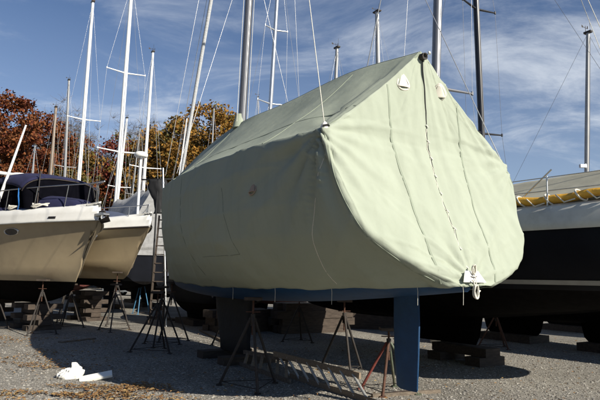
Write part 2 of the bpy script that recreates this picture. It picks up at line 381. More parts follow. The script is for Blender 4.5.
# ------------------------------------------------------------------ generic hull pieces (boat-local: +y bow, +x starboard)
def loft_hull(L, beam, zs, zk, stern=.8, full=2.3, bowraise=.0, rake=.9, n=26, k=12, belly=.55, zw=None, zlo=None, zhi=None, off=0.0, maxat=.42, flare=0.0):
    """rows of section points between two heights; zs/zk functions of r (0 stern .. 1 bow) giving sheer and keel height"""
    rows = []
    for i in range(n+1):
        r = i/n
        r = 1-(1-r)**1.25
        if r < maxat: b = beam/2*(stern+(1-stern)*math.sin(PI/2*r/maxat))
        else: b = beam/2*max(0, 1-((r-maxat)/(1-maxat))**full)
        s = zs(r); kz = zk(r)
        row = []
        for j in range(2*k+1):
            q = (j-k)/k; a = abs(q)              # 0 keel .. 1 sheer
            z = kz+(s-kz)*a**1.6
            u = a
            wv = (1-(1-u)**2.0)**belly
            wv = wv*(1-flare*(1-u)*r)
            x = math.copysign(1, q)*(b+off)*wv if a > 0 else 0
            zz = z
            yy = r*L - rake*(1-a)*max(0, (r-.6)/.4)**1.5
            row.append((x, yy, zz))
        rows.append(row)
    return rows

# ------------------------------------------------------------------ boat stands
def stand_mesh(parent, h, base, leg_m, legs=3, seed=0, padrot=0, tilt=0):
    """jack stand: splayed legs, base chain ring, threaded post, pad"""
    apex = Vector((0,0,h*.78))
    for i in range(legs):
        a = padrot+2*PI*i/legs+.3
        f = Vector((math.cos(a)*base, math.sin(a)*base, .012))
        m = MB(); m.tube([f, apex+Vector((math.cos(a)*.03, math.sin(a)*.03, 0))], .021, 8)
        m.box(f+Vector((0,0,-.002)), (.09,.09,.018))
        m.build('leg', leg_m if not isinstance(leg_m, list) else leg_m[i % len(leg_m)], parent)
    m = MB()
    for i in range(legs):
        a = padrot+2*PI*i/legs+.3; b = padrot+2*PI*(i+1)/legs+.3
        m.tube([Vector((math.cos(a)*base*.93, math.sin(a)*base*.93, .06)), Vector((math.cos(b)*base*.93, math.sin(b)*base*.93, .06))], .007, 5)
    m.build('base_tie', M['stand_dark'], parent)
    m = MB(); m.tube([apex-Vector((0,0,.12)), apex+Vector((0,0,.06))], .034, 10); m.build('collar', M['stand_dark'], parent)
    m = MB(); top = Vector((tilt, 0, h)); m.tube([apex-Vector((0,0,.25)), top-Vector((0,0,.03))], .016, 8)
    m.tube([apex+Vector((-.11,0,.09)), apex+Vector((.11,0,.09))], .009, 6); m.build('screw_post', M['rust'], parent)
    m = MB(); rx = Matrix.Rotation(-.35 if tilt else 0, 3, 'Y'); m.box(top, (.26,.26,.045), rx); m.build('pad', M['timber_dark'], parent)
def boat_stand(loc, h, base, leg_m, label, legs=3, rz=0, group=None):
    t = thing('boat_stand', label, 'boat stand', loc, 0, group)
    stand_mesh(t, h, base, leg_m, legs, padrot=rz)
    return t

# ------------------------------------------------------------------ main boat
HX = Vector((.843,.54,0)).normalized(); HY = Vector((-HX.y, HX.x, 0))
YAW = math.atan2(HX.y, HX.x)
O = Vector((1.585, 6.71, 0))
def W(x, y, z): return O+HX*x+HY*y+Vector((0,0,z))
def loc_in(p, o=O):
    d = p-o; return Vector((d.dot(HX), d.dot(HY), d.z))

main = thing('covered_sailboat', 'large sailboat under a sage green canvas winter cover, stern towards the viewer, blue rudder', 'sailboat', O, YAW)

SR = .56
def zb(t): return interp(t, [(-.7,1.56),(0,1.52),(2.5,1.45),(5,1.44),(8,1.5),(10.2,1.58)])
def zr(t): return sinterp(t, [(-.7,3.25),(0,3.27),(1.66,3.38),(4.3,3.46),(7,3.62),(10.2,3.85)])
def zR(t): return sinterp(t, [(-.7,4.55),(.0,4.6),(1.5,4.80),(3.4,4.83),(5.4,4.90),(7.3,4.68),(9,4.3),(10.2,4.0)])
def aft_at(q):   # q wall fraction
    return interp(q, [(0,-.64),(.28,-.47),(.6,-.24),(1,-.02)])
def cover_pt(s, p, side):
    """s 0 bottom..1 ridge; p 0 transom centre .. 1 stem"""
    if s <= SR:
        q = s/SR; g_ = 0
    else:
        q = 1; g_ = (s-SR)/(1-SR)
    ta = aft_at(q)+(.08*g_)
    tb = 10.05-.75*(1-q)**1.5
    ws = sinterp(q, [(0,.36),(.05,.54),(.10,.74),(.2,1.06),(.30,1.30),(.42,1.44),(.66,1.56),(1,1.60)])
    if side > 0: ws = sinterp(q, [(0,.50),(.05,.76),(.10,.95),(.2,1.20),(.30,1.36),(.42,1.46),(.66,1.56),(1,1.60)])
    wm = interp(q, [(0,1.02),(.08,1.24),(.2,1.45),(.35,1.61),(.55,1.70),(.8,1.71),(1,1.62)])
    ws *= (1-g_); wm *= (1-g_)
    PT = .27
    if p < PT:
        u = p/PT
        # along transom, rounded corner
        cr = min(lerp(.20, .08, min(1, q*1.3))*(1-g_*.9), ws*.5)
        lat = ws*min(1, u*1.0)
        t = ta
        e = max(0, (u-.75)/.25)
        c = cr*(1-math.cos(e*PI/4))/(1)
        lat = ws - cr*(1-math.sin(min(1,e)*PI/4)) if u > .75 else (ws-cr)*u/.75
        t = ta + cr*(1-math.cos(e*PI/4)) if u > .75 else ta
        t -= .05*(1-(lat/max(ws,.01))**2)*(1-g_)*(1-q*.5)
    else:
        u = (p-PT)/(1-PT)
        cr = min(lerp(.20, .08, min(1, q*1.3))*(1-g_*.9), ws*.5)
        if u < .06:
            e = u/.06
            ang = PI/4+e*PI/4
            lat = ws-cr+cr*math.sin(ang); t = ta+cr*(1-math.cos(ang))
        else:
            v = (u-.06)/.94; v = v**1.15
            t = lerp(ta+cr, tb, v)
            r = v
            if r < .30: lat = lerp(ws, wm, math.sin(PI/2*r/.30)**(1-.42*max(0, 1-q/.4)))
            else:
                fx = max(0, 1-((r-.30)/.70)**1.75); lat = wm*fx
    z0, z1, z2 = zb(t), zr(t), zR(t)
    if g_ == 0: z = lerp(z0, z1, q)
    else:
        z = lerp(z1, z2, g_)-.10*math.sin(PI*g_)*(1 if t > .3 else .35)*(1-max(0,(t-8)/3))
    P = Vector((lat*side, t, z))
    return P, q, g_
def fold(P, q, g_, p, side):
    """drapes and creases of the cloth, as an outward offset"""
    x, t, z = P
    d = 0
    if p < .30:        # transom face
        wt = min(1, (.30-p)/.06)
        ax, az = abs(x), z
        # folds that radiate from the peak and run down
        ang = math.atan2(ax, max(.05, 4.75-z)); rr = math.hypot(ax, 4.75-z)
        d += wt*.016*min(1, rr/1.2)*nz(ang*13+5*side, rr*.45, side*3)
        d += wt*.020*nz(x*3.2+z*.6, z*.75+4, 8+side)
        d += wt*.010*nz(x*9+z*2.0, z*1.6, 12)
        # drag lines from the quarter
        cz = 3.27-z; cx = 1.5-ax; a2 = math.atan2(cz, cx+.2); r2 = math.hypot(cz, cx)
        if cz > -.2:
            a2 = math.atan2(cz, cx+.2); r2 = math.hypot(cz, cx)
            d += wt*.02*math.exp(-r2*1.1)*math.sin(a2*16+side)*min(1, r2*4)
        # gather towards the tie at the bottom centre
        r3 = math.hypot(ax, z-1.68); a3 = math.atan2(z-1.66, ax+.01)
        d += wt*.030*math.exp(-r3*2.0)*math.sin(a3*11+1.3*nz(r3*3, side))*min(1, r3*5)
        # sharp tension creases
        rdg = lambda v_: (1-abs(v_))**4
        d += wt*.034*rdg(min(1, abs(nz(ang*6+2*side, rr*.25, 31))*5))*min(1, rr/1.0)*max(0, 1-rr/3.2)
        d += wt*.036*rdg(min(1, abs(nz(a3*5, r3*.5, 40+side))*5))*math.exp(-r3*.9)*min(1, r3*3)
        d += wt*.016*rdg(min(1, abs(nz(a2*5+side*3, r2*.5, 50))*4))*math.exp(-r2*.8)*min(1, r2*3)
        # loose flute near the lower edge
        if q < .3: d += wt*.02*(1-q/.3)*nz(x*5.5, 1.5, 4)
    if p > .24:
        wt = min(1, (p-.24)/.05)
        d += wt*.018*nz(t*.8+z*1.1, z*.9-t*.4, 2*side)
        # diagonal drapes on the quarter below the stanchion
        r2 = math.hypot(t-.3, zr(t)-z)
        a2 = math.atan2(zr(t)-z, t-.05)
        d += wt*.055*math.exp(-r2*1.0)*math.sin(a2*13)*min(1, r2*2.5)*(1 if g_ == 0 else .25)
        a4 = math.atan2(zr(t)-z, max(.02, t+.1)); r4 = math.hypot(t+.1, zr(t)-z)
        if g_ == 0: d += wt*.045*(1-min(1, abs(nz(a4*5.5, r4*.6, 61))*4.5))**3*math.exp(-r4*.75)*min(1, r4*3)
        if g_ == 0:
            d += wt*.020*(1-min(1, abs(nz(t*.55+z*.9, z*.35-t*.25, 71))*7))**3
            d += wt*.010*nz(t*3.3-z*1.8, z*1.1, 5)
            # stanchion bumps under the rail
            for st in (1.9, 3.7, 5.6, 7.4):
                d += wt*.022*math.exp(-((t-st)/.10)**2)*max(0, (q-.62)/.38)
            d -= wt*.05*math.sin(PI*min(1, max(0, (q-.55)/.45)))*(.6+.4*math.cos((t-1.0)*2*PI/1.8))*.6
    if g_ > 0 and p > .27:
        d += .020*nz(t*1.3, z*2.0, 6)*math.sin(PI*g_) + .012*nz(t*3.1+z*3, z*2, 16)*math.sin(PI*g_)
        d += .03*math.sin(PI*g_)*math.cos((t-1.2)*2*PI/2.6)*.5
    return d
NS, NP = 120, 210
rows_pts = []
for i in range(NS+1):
    s = i/NS
    half = {sd_: [((j/NP)**.9,)+cover_pt(s, (j/NP)**.9, sd_) for j in range(NP+1)] for sd_ in (1, -1)}
    row = []
    for side, rng in ((1, range(NP, -1, -1)), (-1, range(1, NP+1))):
        for j in rng:
            p, P, q, g_ = half[side][j]
            P = P.copy()
            row.append((P, q, g_, p, side))
    rows_pts.append(row)
final = []
for i in range(NS+1):
    row = []
    for j in range(len(rows_pts[i])):
        P, q, g_, p, side = rows_pts[i][j]
        a = rows_pts[i][max(0, j-1)][0]; b = rows_pts[i][min(len(rows_pts[i])-1, j+1)][0]
        c = rows_pts[max(0, i-1)][j][0]; d = rows_pts[min(NS, i+1)][j][0]
        n = (b-a).cross(d-c)
        if n.length > 1e-9:
            n.normalize()
            ctr = Vector((0, 4.5, 2.8))
            if n.dot(P-ctr) < 0: n = -n
        damp = 1 if i < NS-1 else 0
        if i == 0: damp = .5
        row.append(P+n*fold(P, q, g_, p, side)*damp)
    final.append(row)
# scalloped hem pulled by the tie-downs
for j in range(len(final[0])):
    P, q, g_, p, side = rows_pts[0][j]
    for i in range(0, 7):
        k = (1-i/7)
        final[i][j] = final[i][j]+Vector((0,0,k*(.012*abs(math.sin((P.y if p > .3 else P.x)*2.4+.4)) + .012*nz(P.y*4, P.x*4))))
mb = MB(); mb.grid(final, 0, True)
cov = mb.build('canvas_cover', M['canvas'], main)
sol = cov.modifiers.new('thickness', 'SOLIDIFY'); sol.thickness = .008; sol.offset = -1

ctr0 = len(final[0])//2
def surf(s, p, side, lift=.006):
    """a point on the displaced cover (nearest grid vertex blend), lifted outwards"""
    fi = s*NS; i = min(NS-1, int(fi)); fi -= i
    fj = (p**(1/.9))*NP; j = min(NP-1, int(fj)); fj -= j
    def g2(ii, jj):
        idx = NP-jj if side > 0 else NP+jj
        return final[ii][idx]
    A = g2(i, j).lerp(g2(i, j+1), fj); B = g2(i+1, j).lerp(g2(i+1, j+1), fj)
    P = A.lerp(B, fi)
    n = (g2(i, j+1)-g2(i, j)).cross(g2(i+1, j)-g2(i, j))
    if n.length < 1e-9: n = Vector((0,-1,0))
    n.normalize()
    if n.dot(P-Vector((0,4.5,2.8))) < 0: n = -n
    return P+n*lift, n
def seam(name, pts, r=.0045, m=None, off=0.007):
    k = MB()
    if name != 'seam':
        k.tube([surf(s, p, sd, off)[0] for s, p, sd in pts], r, 6); return k.build(name, m or M['seam'], cov)
    Q = [surf(s, p, sd, .013) for s, p, sd in pts]; rows = []      # a felled seam: a narrow lapped strip of the same cloth
    for _ in range(2): Q = [Q[0]]+[((Q[i-1][0]+Q[i][0]*2+Q[i+1][0])/4, (Q[i-1][1]+Q[i][1]+Q[i+1][1]).normalized()) for i in range(1, len(Q)-1)]+[Q[-1]]
    for i, (P, n) in enumerate(Q):
        d = (Q[min(i+1, len(Q)-1)][0]-Q[max(i-1, 0)][0]).normalized(); x = d.cross(n).normalized()
        rows.append([P-x*.016-n*.016, P-x*.013, P, P+x*.013, P+x*.016-n*.016])
    k.grid(rows, 0, False); return k.build(name, M['seam_tape'], cov)
# panel seams
def rng(a, b, n): return [a+(b-a)*i/n for i in range(n+1)]
def p_for(s_, lat, sd=1):
    lo, hi = 0.0, .27
    for _ in range(30):
        m_ = (lo+hi)/2
        if abs(cover_pt(s_, m_, sd)[0].x) < lat: lo = m_
        else: hi = m_
    return lo
for sd in (-1, 1):
    seam('seam', [(s_, p_for(s_, .46+.16*min(1, s_/SR), sd), sd) for s_ in rng(.015, .815, 60)], .0045)
seam('seam', [(s, .275, -1) for s in rng(.02, .995, 70)], .004)
seam('seam', [(s, .275, 1) for s in rng(.02, .995, 70)], .004)
for k_, gg in enumerate((.70, )):
    seam('seam', [(gg, p, -1) for p in rng(.29, .98, 70)], .004)
for p0 in (.43, .72):
    seam('seam', [(s, p0, -1) for s in rng(SR, .97, 30)], .0035)
seam('seam', [(s, .66, -1) for s in rng(.03, SR, 30)], .0035)
# access flap outline on the port side
fl = [(s, .60, -1) for s in rng(.12, .40, 14)]+[(.40, p, -1) for p in rng(.60, .50, 10)]
seam('flap_edge', [(.14, p, -1) for p in rng(.62, .52, 12)]+[(s, .52, -1) for s in rng(.14, .42, 14)], .006)
# centre lacing: dark gap, cord and beads
pts = [surf(s, 0.0, 1, .006)[0] for s in rng(.03, .985, 90)]
pts = [p+Vector((.006*nz(i*.15), 0, 0)) for i, p in enumerate(pts)]
k = MB(); k.tube(pts, [.009 if i > 40 else .006 for i in range(len(pts))], 6); k.build('centre_zip', M['black_rubber'], cov)
pts2 = [p+Vector((-.022+.012*math.sin(i*1.1), -.012, 0)) for i, p in enumerate(pts)]
k = MB(); k.tube(pts2[2:60], .005, 5); k.build('lacing_cord', M['rope_white'], cov)
k = MB()
for i in range(4, 62, 7): k = MB(); k.tube([pts[i]+Vector((-.02,-.018,.02)), pts[i]+Vector((.02,-.018,-.01))], .006, 6); k.build('toggle', M['white_plastic'], cov)
# binding along both gable edges and ridge
k = MB(); k.tube([surf(1-.002, p, -1, .003)[0] for p in rng(.0, .97, 90)], .010, 6); k.build('ridge_binding', M['canvas'], cov)

# hood vents
def hood_vent(name, s, p, sd, size, par, tilt=0, mats=None):
    P, n = surf(s, p, sd, 0)
    upv = Vector((0,0,1)); upv = (upv-n*upv.dot(n)).normalized(); xv = upv.cross(n).normalized()
    if tilt: 
        Rm = Matrix.Rotation(tilt, 3, n); upv = Rm @ upv; xv = Rm @ xv
    def q(a, b, c): return P+xv*a*size+upv*b*size+n*c*size
    m = MB()   # flange
    out = []; inn = []
    K = 18
    for i in range(K):
        a = 2*PI*i/K; 
        x_ = math.sin(a); y_ = math.cos(a)
        wdt = .62*(1-.42*max(0, y_))
        out.append((x_*wdt*1.15, y_*(.95 if y_ > 0 else .62)*1.05))
        inn.append((x_*wdt*.9, y_*(.95 if y_ > 0 else .62)*.85))
    m.grid([[q(a, b, .01) for a, b in out], [q(a, b, .07) for a, b in out], [q(a, b, .07) for a, b in inn]], closed=True)
    f = m.build('vent', M['vent'], par)
    # hood: shell that swells downwards, open at the bottom
    m = MB(); rows = []
    for i in range(11):
        v = i/10; yv = lerp(.80, -.34, v); hw = lerp(.06, .55, v**.8); dep = .02+.09*v**1.3
        rows.append([q(math.sin(a)*hw, yv, .06+max(0, math.cos(a))*dep) for a in [(-PI/2+PI*j/10) for j in range(11)]])
    m.grid(rows, 0, True); h = m.build('hood', M['vent'], f)
    sm_ = h.modifiers.new('thickness', 'SOLIDIFY'); sm_.thickness = .006
    m = MB(); m.face([q(math.sin(a)*.50, -.30, .05+max(0, math.cos(a))*.10) for a in [(-PI/2+PI*j/10) for j in range(11)]])
    m.face([q(-.5,-.30,.075), q(.5,-.30,.075), q(.42,.0,.075), q(-.42,.0,.075)])
    m.build('vent_opening', M['vent_inside'], f)
    return f
hood_vent('vent', .835, .13, -1, .145, cov)
hood_vent('vent', .835, .10, 1, .145, cov)
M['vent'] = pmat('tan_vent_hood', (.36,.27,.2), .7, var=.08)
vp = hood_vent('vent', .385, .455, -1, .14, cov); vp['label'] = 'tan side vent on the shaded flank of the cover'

# white maker's patch with its lashing at the foot of the zip
P, n = surf(.035, 0, 1, .045)
upv = (Vector((0,0,1))-n*n.z).normalized(); xv = Vector((1,0,0))
m = MB(); z0 = P
def pq(a, b, c=0): return z0+xv*a+upv*b+n*c
m.face([pq(-.19,-.075,.004), pq(.19,-.075,.004), pq(.11,.06,.004), pq(-.11,.06,.004)])
m.face([pq(-.19,-.075,0), pq(-.11,.06,0), pq(.11,.06,0), pq(.19,-.075,0)])
lab = m.build('sewn_patch', M['white_plastic'], cov); lab['label'] = 'white trapezoid patch at the foot of the zip'
so_ = lab.modifiers.new('thickness', 'SOLIDIFY'); so_.thickness = .006
m = MB(); m.tube([pq(-.05+.1*i/12, -.008-.012*math.sin(PI*i/12), .012) for i in range(13)], .005, 6); m.build('printed_mark', M['stand_dark'], lab)
def coil(c, r, n, seed, m, name, par, mat, rr=.006):
    rnd = random.Random(seed); pts = []
    for i in range(n*14):
        a = i/14*2*PI; k_ = r*(1+.25*nz(i*.13, seed))
        pts.append(c+Vector((math.cos(a)*k_*.45+.01*nz(i*.2, 5), .015*nz(i*.3, 9)+.01*math.sin(a*.37), math.sin(a)*k_)))
    mm = MB(); mm.tube(pts, rr, 6); return mm.build(name, mat, par)
c0 = pq(.0, .05, .02)
coil(c0+Vector((0,-.02,.02)), .05, 4, 2, None, 'lashing_knot', cov, M['rope_white'], .007)
c1_ = pq(.0, -.16, .0)
mm = MB(); mm.tube([c0, pq(.0,-.03,.03), c1_+Vector((-.01,0,.06))], .006, 6); mm.build('tie_line', M['rope_white'], cov)
coil(c1_+Vector((-.02,0,-.02)), .075, 5, 4, None, 'rope_hank', cov, M['rope_white'], .009)
mm = MB(); mm.tube([c1_+Vector((-.08+.13*i/14, 0, .1-.13*i/14+.02*math.sin(i))) for i in range(15)], .009, 6); mm.build('rope_tail', M['rope_white'], cov)
# grommet cluster where the backstay comes through the port quarter
P, n = surf(SR+.01, .285, -1, .01)
k = MB(); k.lathe(P-Vector((0,0,.03)), [(.045,0),(.05,.03),(.03,.07),(.012,.09)], 12); k.build('stay_boot', M['white_plastic'], cov)
k = MB(); k.tube([P+Vector((-.05,-.03,0)), P+Vector((.0,-.06,.015)), P+Vector((.06,-.02,.0))], .012, 6); k.build('boot_lashing', M['black_rubber'], cov)
QUARTER = P.copy()
# thin tie lines over the port flank
k = MB(); k.tube([surf(lerp(.54,.02,u), .30+.055*math.sin(u*1.9)+.06*u*u, -1, .008)[0] for u in rng(0, 1, 30)], .005, 5); k.build('tie_down', M['rope_white'], cov)
for pp in (.18, .33, .43, .52, .62):
    A = surf(.0, pp, -1, .004)[0]; k = MB(); k.tube([A+Vector((0,0,.03)), A+Vector((.01,0,-.05)), A+Vector((.015,.01,-.20))], .003, 5); k.build('hem_tie', M['rope_white'], cov)

# hull below the cover (canoe body), blue antifouling
rows = []
for i in range(41):
    r = i/40; p_edge = None
    t = lerp(-.60, 9.1, r)
    zt = zb(t)+.07
    if r < .36: b = lerp(.10, .97, math.sin(PI/2*r/.36))
    else: b = .97*max(0, 1-((r-.36)/.64)**1.9)
    b = max(b, .01)
    kz = sinterp(t, [(-.6,1.50),(.3,1.42),(2.5,1.26),(4.8,1.20),(7,1.24),(8.6,1.38),(9.1,1.58)])
    row = []
    for j in range(-12, 13):
        a = abs(j)/12; x = math.copysign(b*math.sin(a*PI/2)**.9, j) if j else 0
        row.append((x, t, kz+(zt-kz)*(1-math.cos(a*PI/2)**1.3)))
    rows.append(row)
mb = MB(); mb.grid(rows, 0, True); mb.face(rows[0]); mb.build('hull', M['antifoul'], main)
# fin keel
def foil_rows(levels, nseg=10):
    rows = []
    for z, y0, y1, th in levels:
        pr = []
        for i in range(nseg+1):
            u = i/nseg; y = lerp(y1, y0, u); x = th*(1.0*math.sqrt(u+.0001)-.35*u-.65*u*u)*1.9/2
            pr.append((x, y, z))
        for i in range(nseg-1, 0, -1):
            x, y, z_ = pr[i]; pr.append((-x, y, z))
        rows.append(pr)
    return rows
mb = MB(); fr = foil_rows([(1.30,4.5,6.3,.26),(.9,4.55,6.2,.22),(.4,4.6,6.0,.20),(.17,4.55,5.9,.30),(.155,4.6,5.85,.26)])
mb.grid(fr, 0, True, closed=True); mb.face(fr[-1]); mb.build('keel', M['lead'], main)
# spade rudder
mb = MB(); fr = foil_rows([(1.52,.14,.60,.085),(1.1,.13,.61,.08),(.7,.15,.60,.072),(.29,.18,.56,.06),(.262,.20,.50,.045)], 14)
mb.grid(fr, 0, True, closed=True); mb.face(fr[-1]); mb.face(fr[0][::-1]); mb.build('rudder', M['antifoul'], main)
# mast, boom-less: pierces the cover at the ridge
def rig(parent, mx, my, mz0, top, r, mast_m, lean=(0,0), spreaders=(), stays=(), wire=None, wr=.006, windex=True, foot_off=0, taper=.75, oval=1.0, furl=None):
    """mast with spreaders and standing wires, in boat-local coordinates; lean = offset of the masthead"""
    wire = wire or M['wire']
    base = Vector((mx, my, mz0)); head = Vector((mx+lean[0], my+lean[1], top))
    m = MB(); pts = [base.lerp(head, i/12) for i in range(13)]
    m.tube(pts, [r*(1-(1-taper)*max(0, (i-7)/5)) for i in range(13)], 14); mo = m.build('mast', mast_m, parent)
    # sail track and collars
    m = MB(); m.tube([base+Vector((0,-r*1.02,.3)), base.lerp(head, .55)+Vector((0,-r*1.02,0)), head+Vector((0,-r*taper,-.2))], r*.16, 5); m.build('sail_track', wire, mo)
    m = MB(); m.box(head+Vector((0,0,.03)), (r*1.7, r*3.2, .07)); m.build('masthead', M['stand_dark'], mo)
    if windex:
        m = MB(); m.tube([head+Vector((0,r,0)), head+Vector((0,r,.32))], .010, 5); m.tube([head+Vector((-.16,r,.24)), head+Vector((.14,r,.24))], .009, 5)
        m.tube([head+Vector((.14,r,.24)), head+Vector((.14,r,.34))], .016, 6); m.face([head+Vector((-.16,r,.20)), head+Vector((-.26,r,.20)), head+Vector((-.26,r,.30)), head+Vector((-.16,r,.28))])
        m.build('wind_vane', M['stand_dark'], mo)
        m = MB(); m.tube([head+Vector((0,-r,0)), head+Vector((0,-r,.5))], .006, 5); m.build('antenna', M['stand_dark'], mo)
    tips = {}
    for z, half in spreaders:
        c = base.lerp(head, (z-mz0)/(top-mz0))
        for sd in (-1, 1):
            tip = c+Vector((sd*half, -.12, .05)); m = MB(); m.tube([c, tip], [r*.42, r*.25], 8); m.tube([tip-Vector((0,0,.04)), tip+Vector((0,0,.05))], r*.3, 6)
            m.build('spreader', mast_m, parent); tips[(z, sd)] = tip
    for kind_, a, b in stays:
        a = Vector(a) if not isinstance(a, str) else head; b = Vector(b)
        m = MB(); m.tube([a, a.lerp(b, .5)+Vector((0,0,-.004)), b], wr, 5, cap=False); m.build(kind_, wire, parent)
    # shrouds through spreader tips
    return head, tips, mo
def shrouds(parent, head, tips, chain, wr=.006, wire=None):
    wire = wire or M['wire']
    for sd in (-1, 1):
        tt = sorted([v for k_, v in tips.items() if k_[1] == sd], key=lambda v: -v.z)
        ch = Vector((chain[0]*sd, chain[1], chain[2]))
        m = MB(); pts = [head]+tt+[ch]; 
        for a, b in zip(pts, pts[1:]): m.tube([a, b], wr, 5, cap=False)
        m.build('shroud', wire, parent)
        if tt:
            lo = tt[-1]; root = Vector((head.x*.3, lo.y+.12, lo.z-.1))
            m = MB(); m.tube([root, ch+Vector((-.1*sd, -.35, 0))], wr, 5, cap=False); m.build('lower_shroud', wire, parent)
mt = at(239, 125, 1); 
# place the mast by its foot on the ridge, slight rake as in the photo
head, tips, _ = rig(main, 0, 5.42, 2.2, 16.6, .088, M['mast_dark'], lean=(.25,-.15), spreaders=((9.2,1.0),(12.8,.8)),
    stays=[], windex=True)
shrouds(main, head, tips, (1.60,5.3,3.55), .0045)
m = MB(); m.tube([head, QUARTER], .0055, 6); m.build('backstay', M['rope_white'], main)
m = MB(); m.tube([head, Vector((-QUARTER.x, QUARTER.y, QUARTER.z))], .006, 6); m.build('backstay', M['wire'], main)
m = MB(); fs = [head.lerp(Vector((0,8.9,4.1)), i/16) for i in range(17)]; m.tube(fs, [.02]+[.05]*14+[.05,.03], 8); m.build('furled_forestay', M['sailcloth'], main)
m = MB(); m.tube([head+Vector((0,-.1,-.1)), Vector((-.55,7.9,3.95))], .007, 6); m.build('halyard', M['wire'], main)
m = MB(); m.tube([Vector((.13,5.30,4.9)), Vector((.13+.2,5.20,16))], .006, 6); m.tube([Vector((-.12,5.30,4.9)), Vector((.08,5.24,16))], .006, 6); m.build('halyard', M['rope_white'], main)
m = MB(); m.lathe((0,5.42,4.80), [(.15,0),(.13,.10),(.105,.22),(.10,.30)], 14); m.build('mast_boot', M['canvas'], main)
# boom end fitting poking out at the peak
m = MB(); m.tube([Vector((0,3.5,4.70)), Vector((0,1.5,4.66)), Vector((0,-.02,4.52))], .05, 8); m.tube([Vector((0,-.02,4.53)), Vector((0,-.045,4.545))], .022, 8); m.build('boom', M['stand_dark'], main)
m = MB(); m.tube([Vector((.03,-.06,4.57)), Vector((.03,-.07,4.54))], .018, 8); m.build('boom_end', M['white_plastic'], main)

# keel blocking
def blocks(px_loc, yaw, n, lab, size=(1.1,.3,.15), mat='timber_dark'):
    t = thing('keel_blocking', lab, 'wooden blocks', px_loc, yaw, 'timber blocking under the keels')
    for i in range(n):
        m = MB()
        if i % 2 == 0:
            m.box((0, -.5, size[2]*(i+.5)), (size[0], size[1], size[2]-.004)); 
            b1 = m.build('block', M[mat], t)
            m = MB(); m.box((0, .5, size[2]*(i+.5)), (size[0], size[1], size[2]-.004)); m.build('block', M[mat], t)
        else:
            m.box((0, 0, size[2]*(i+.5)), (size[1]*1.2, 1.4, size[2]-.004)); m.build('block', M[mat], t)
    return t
p = W(0, 5.2, 0); blocks(p, YAW, 1, 'low timber block under the keel of the green covered sailboat')

# ------------------------------------------------------------------ stands under the main boat
G = 'steel stands propping the boats'
def stand_at(lx, ly, h, base, mat, label, rz=0, legs=3, org=O):
    p = org+HX*lx+HY*ly
    return boat_stand((p.x, p.y, 0), h, base, mat, label, legs, rz, G)
p = gnd(389, 392)
s1 = boat_stand((p.x, p.y, 0), .90, .42, [M['stand_green'], M['stand_red'], M['rust']], 'boat stand with green, red and rusty legs just left of the blue rudder', 4, .9, G)
stand_at(-1.02, 2.6, 1.30, .50, M['stand_dark'], 'nearest dark stand under the port side of the green cover, left of the ground ladders', 2.6)
stand_at(1.1, 3.1, 1.24, .45, M['stand_dark'], 'dark stand under the far side of the covered sailboat, behind the rudder', .4)
stand_at(-1.05, 7.0, 1.26, .52, M['stand_dark'], 'dark stand under the bow third of the green cover, nearest the keel', 1.1)
stand_at(-.62, 8.0, 1.36, .50, M['stand_dark'], 'second dark stand from the bow tip of the covered sailboat', .2)
stand_at(.9, 7.3, 1.3, .45, M['stand_dark'], 'dark stand on the far side of the bow of the covered sailboat', .8)
stand_at(-.1, 8.8, 1.46, .48, M['stand_dark'], 'dark stand right under the bow tip of the covered sailboat', 2.0)

# ------------------------------------------------------------------ black-hulled sailboat on the right
O2 = Vector((1.42, 12.16, 0))+HX*1.7-HY*0; O2 = Vector((1.585,6.71,0))+HX*4.15
rb = thing('black_hulled_sailboat', 'black hulled sailboat with grey stripe and olive boom tent, right of the green cover', 'sailboat', O2, YAW)
# local: stern at y=-1.0 .. bow y=11.2 ; mast y=5
Lr = 12.5; y0r = -1.3
def zsr(r): return interp(r, [(0,2.44),(.4,2.46),(.7,2.65),(1,3.0)])
def zkr(r): return sinterp(r, [(0,1.40),(.15,1.12),(.45,.78),(.8,.85),(1,1.35)])
def sect_rows(zlo, zhi, n=36, k=10, off=0, L=Lr, y0=y0r, beam=3.5, zs=zsr, zk=zkr, stern=.78, full=2.3, rake=1.1):
    """the slice of a hull between two height functions, port and starboard in one row set"""
    rows = []
    for i in range(n+1):
        r = i/n; r = 1-(1-r)**1.3
        if r < .42: b = beam/2*(stern+(1-stern)*math.sin(PI/2*r/.42))
        else: b = beam/2*max(0.004, 1-((r-.42)/.58)**full)
        s, kz = zs(r), zk(r); lo, hi = max(zlo(r), kz), zhi(r)
        row = []
        us = [lo+(hi-lo)*j/k for j in range(k+1)]
        def pt(z, sd):
            a = max(0, min(1, (z-kz)/(s-kz)))
            wv = (1-(1-a)**2.6)**.62
            return (sd*(b+off)*wv, y0+r*L-rake*(1-a)*max(0, (r-.55)/.45)**1.4-.35*(1-a)*max(0, 1-r*8)*-1, z)
        row = [pt(z, 1) for z in us[::-1]]+[pt(z, -1) for z in us]
        rows.append(row)
    return rows
def hull_part(name, mat, parent, zlo, zhi, off=0, **kw):
    rows = sect_rows(zlo, zhi, off=off, **kw)
    m = MB(); m.grid(rows, 0, True); m.face(rows[0]); return m.build(name, mat, parent)
hull_part('hull_bottom', M['antifoul_dark'], rb, lambda r: 0, lambda r: 1.52)
hull_part('boot_stripe', M['stripe'], rb, lambda r: 1.60, lambda r: 1.67, off=.012)
hull_part('topsides', M['hull_black'], rb, lambda r: 1.52, lambda r: zsr(r))
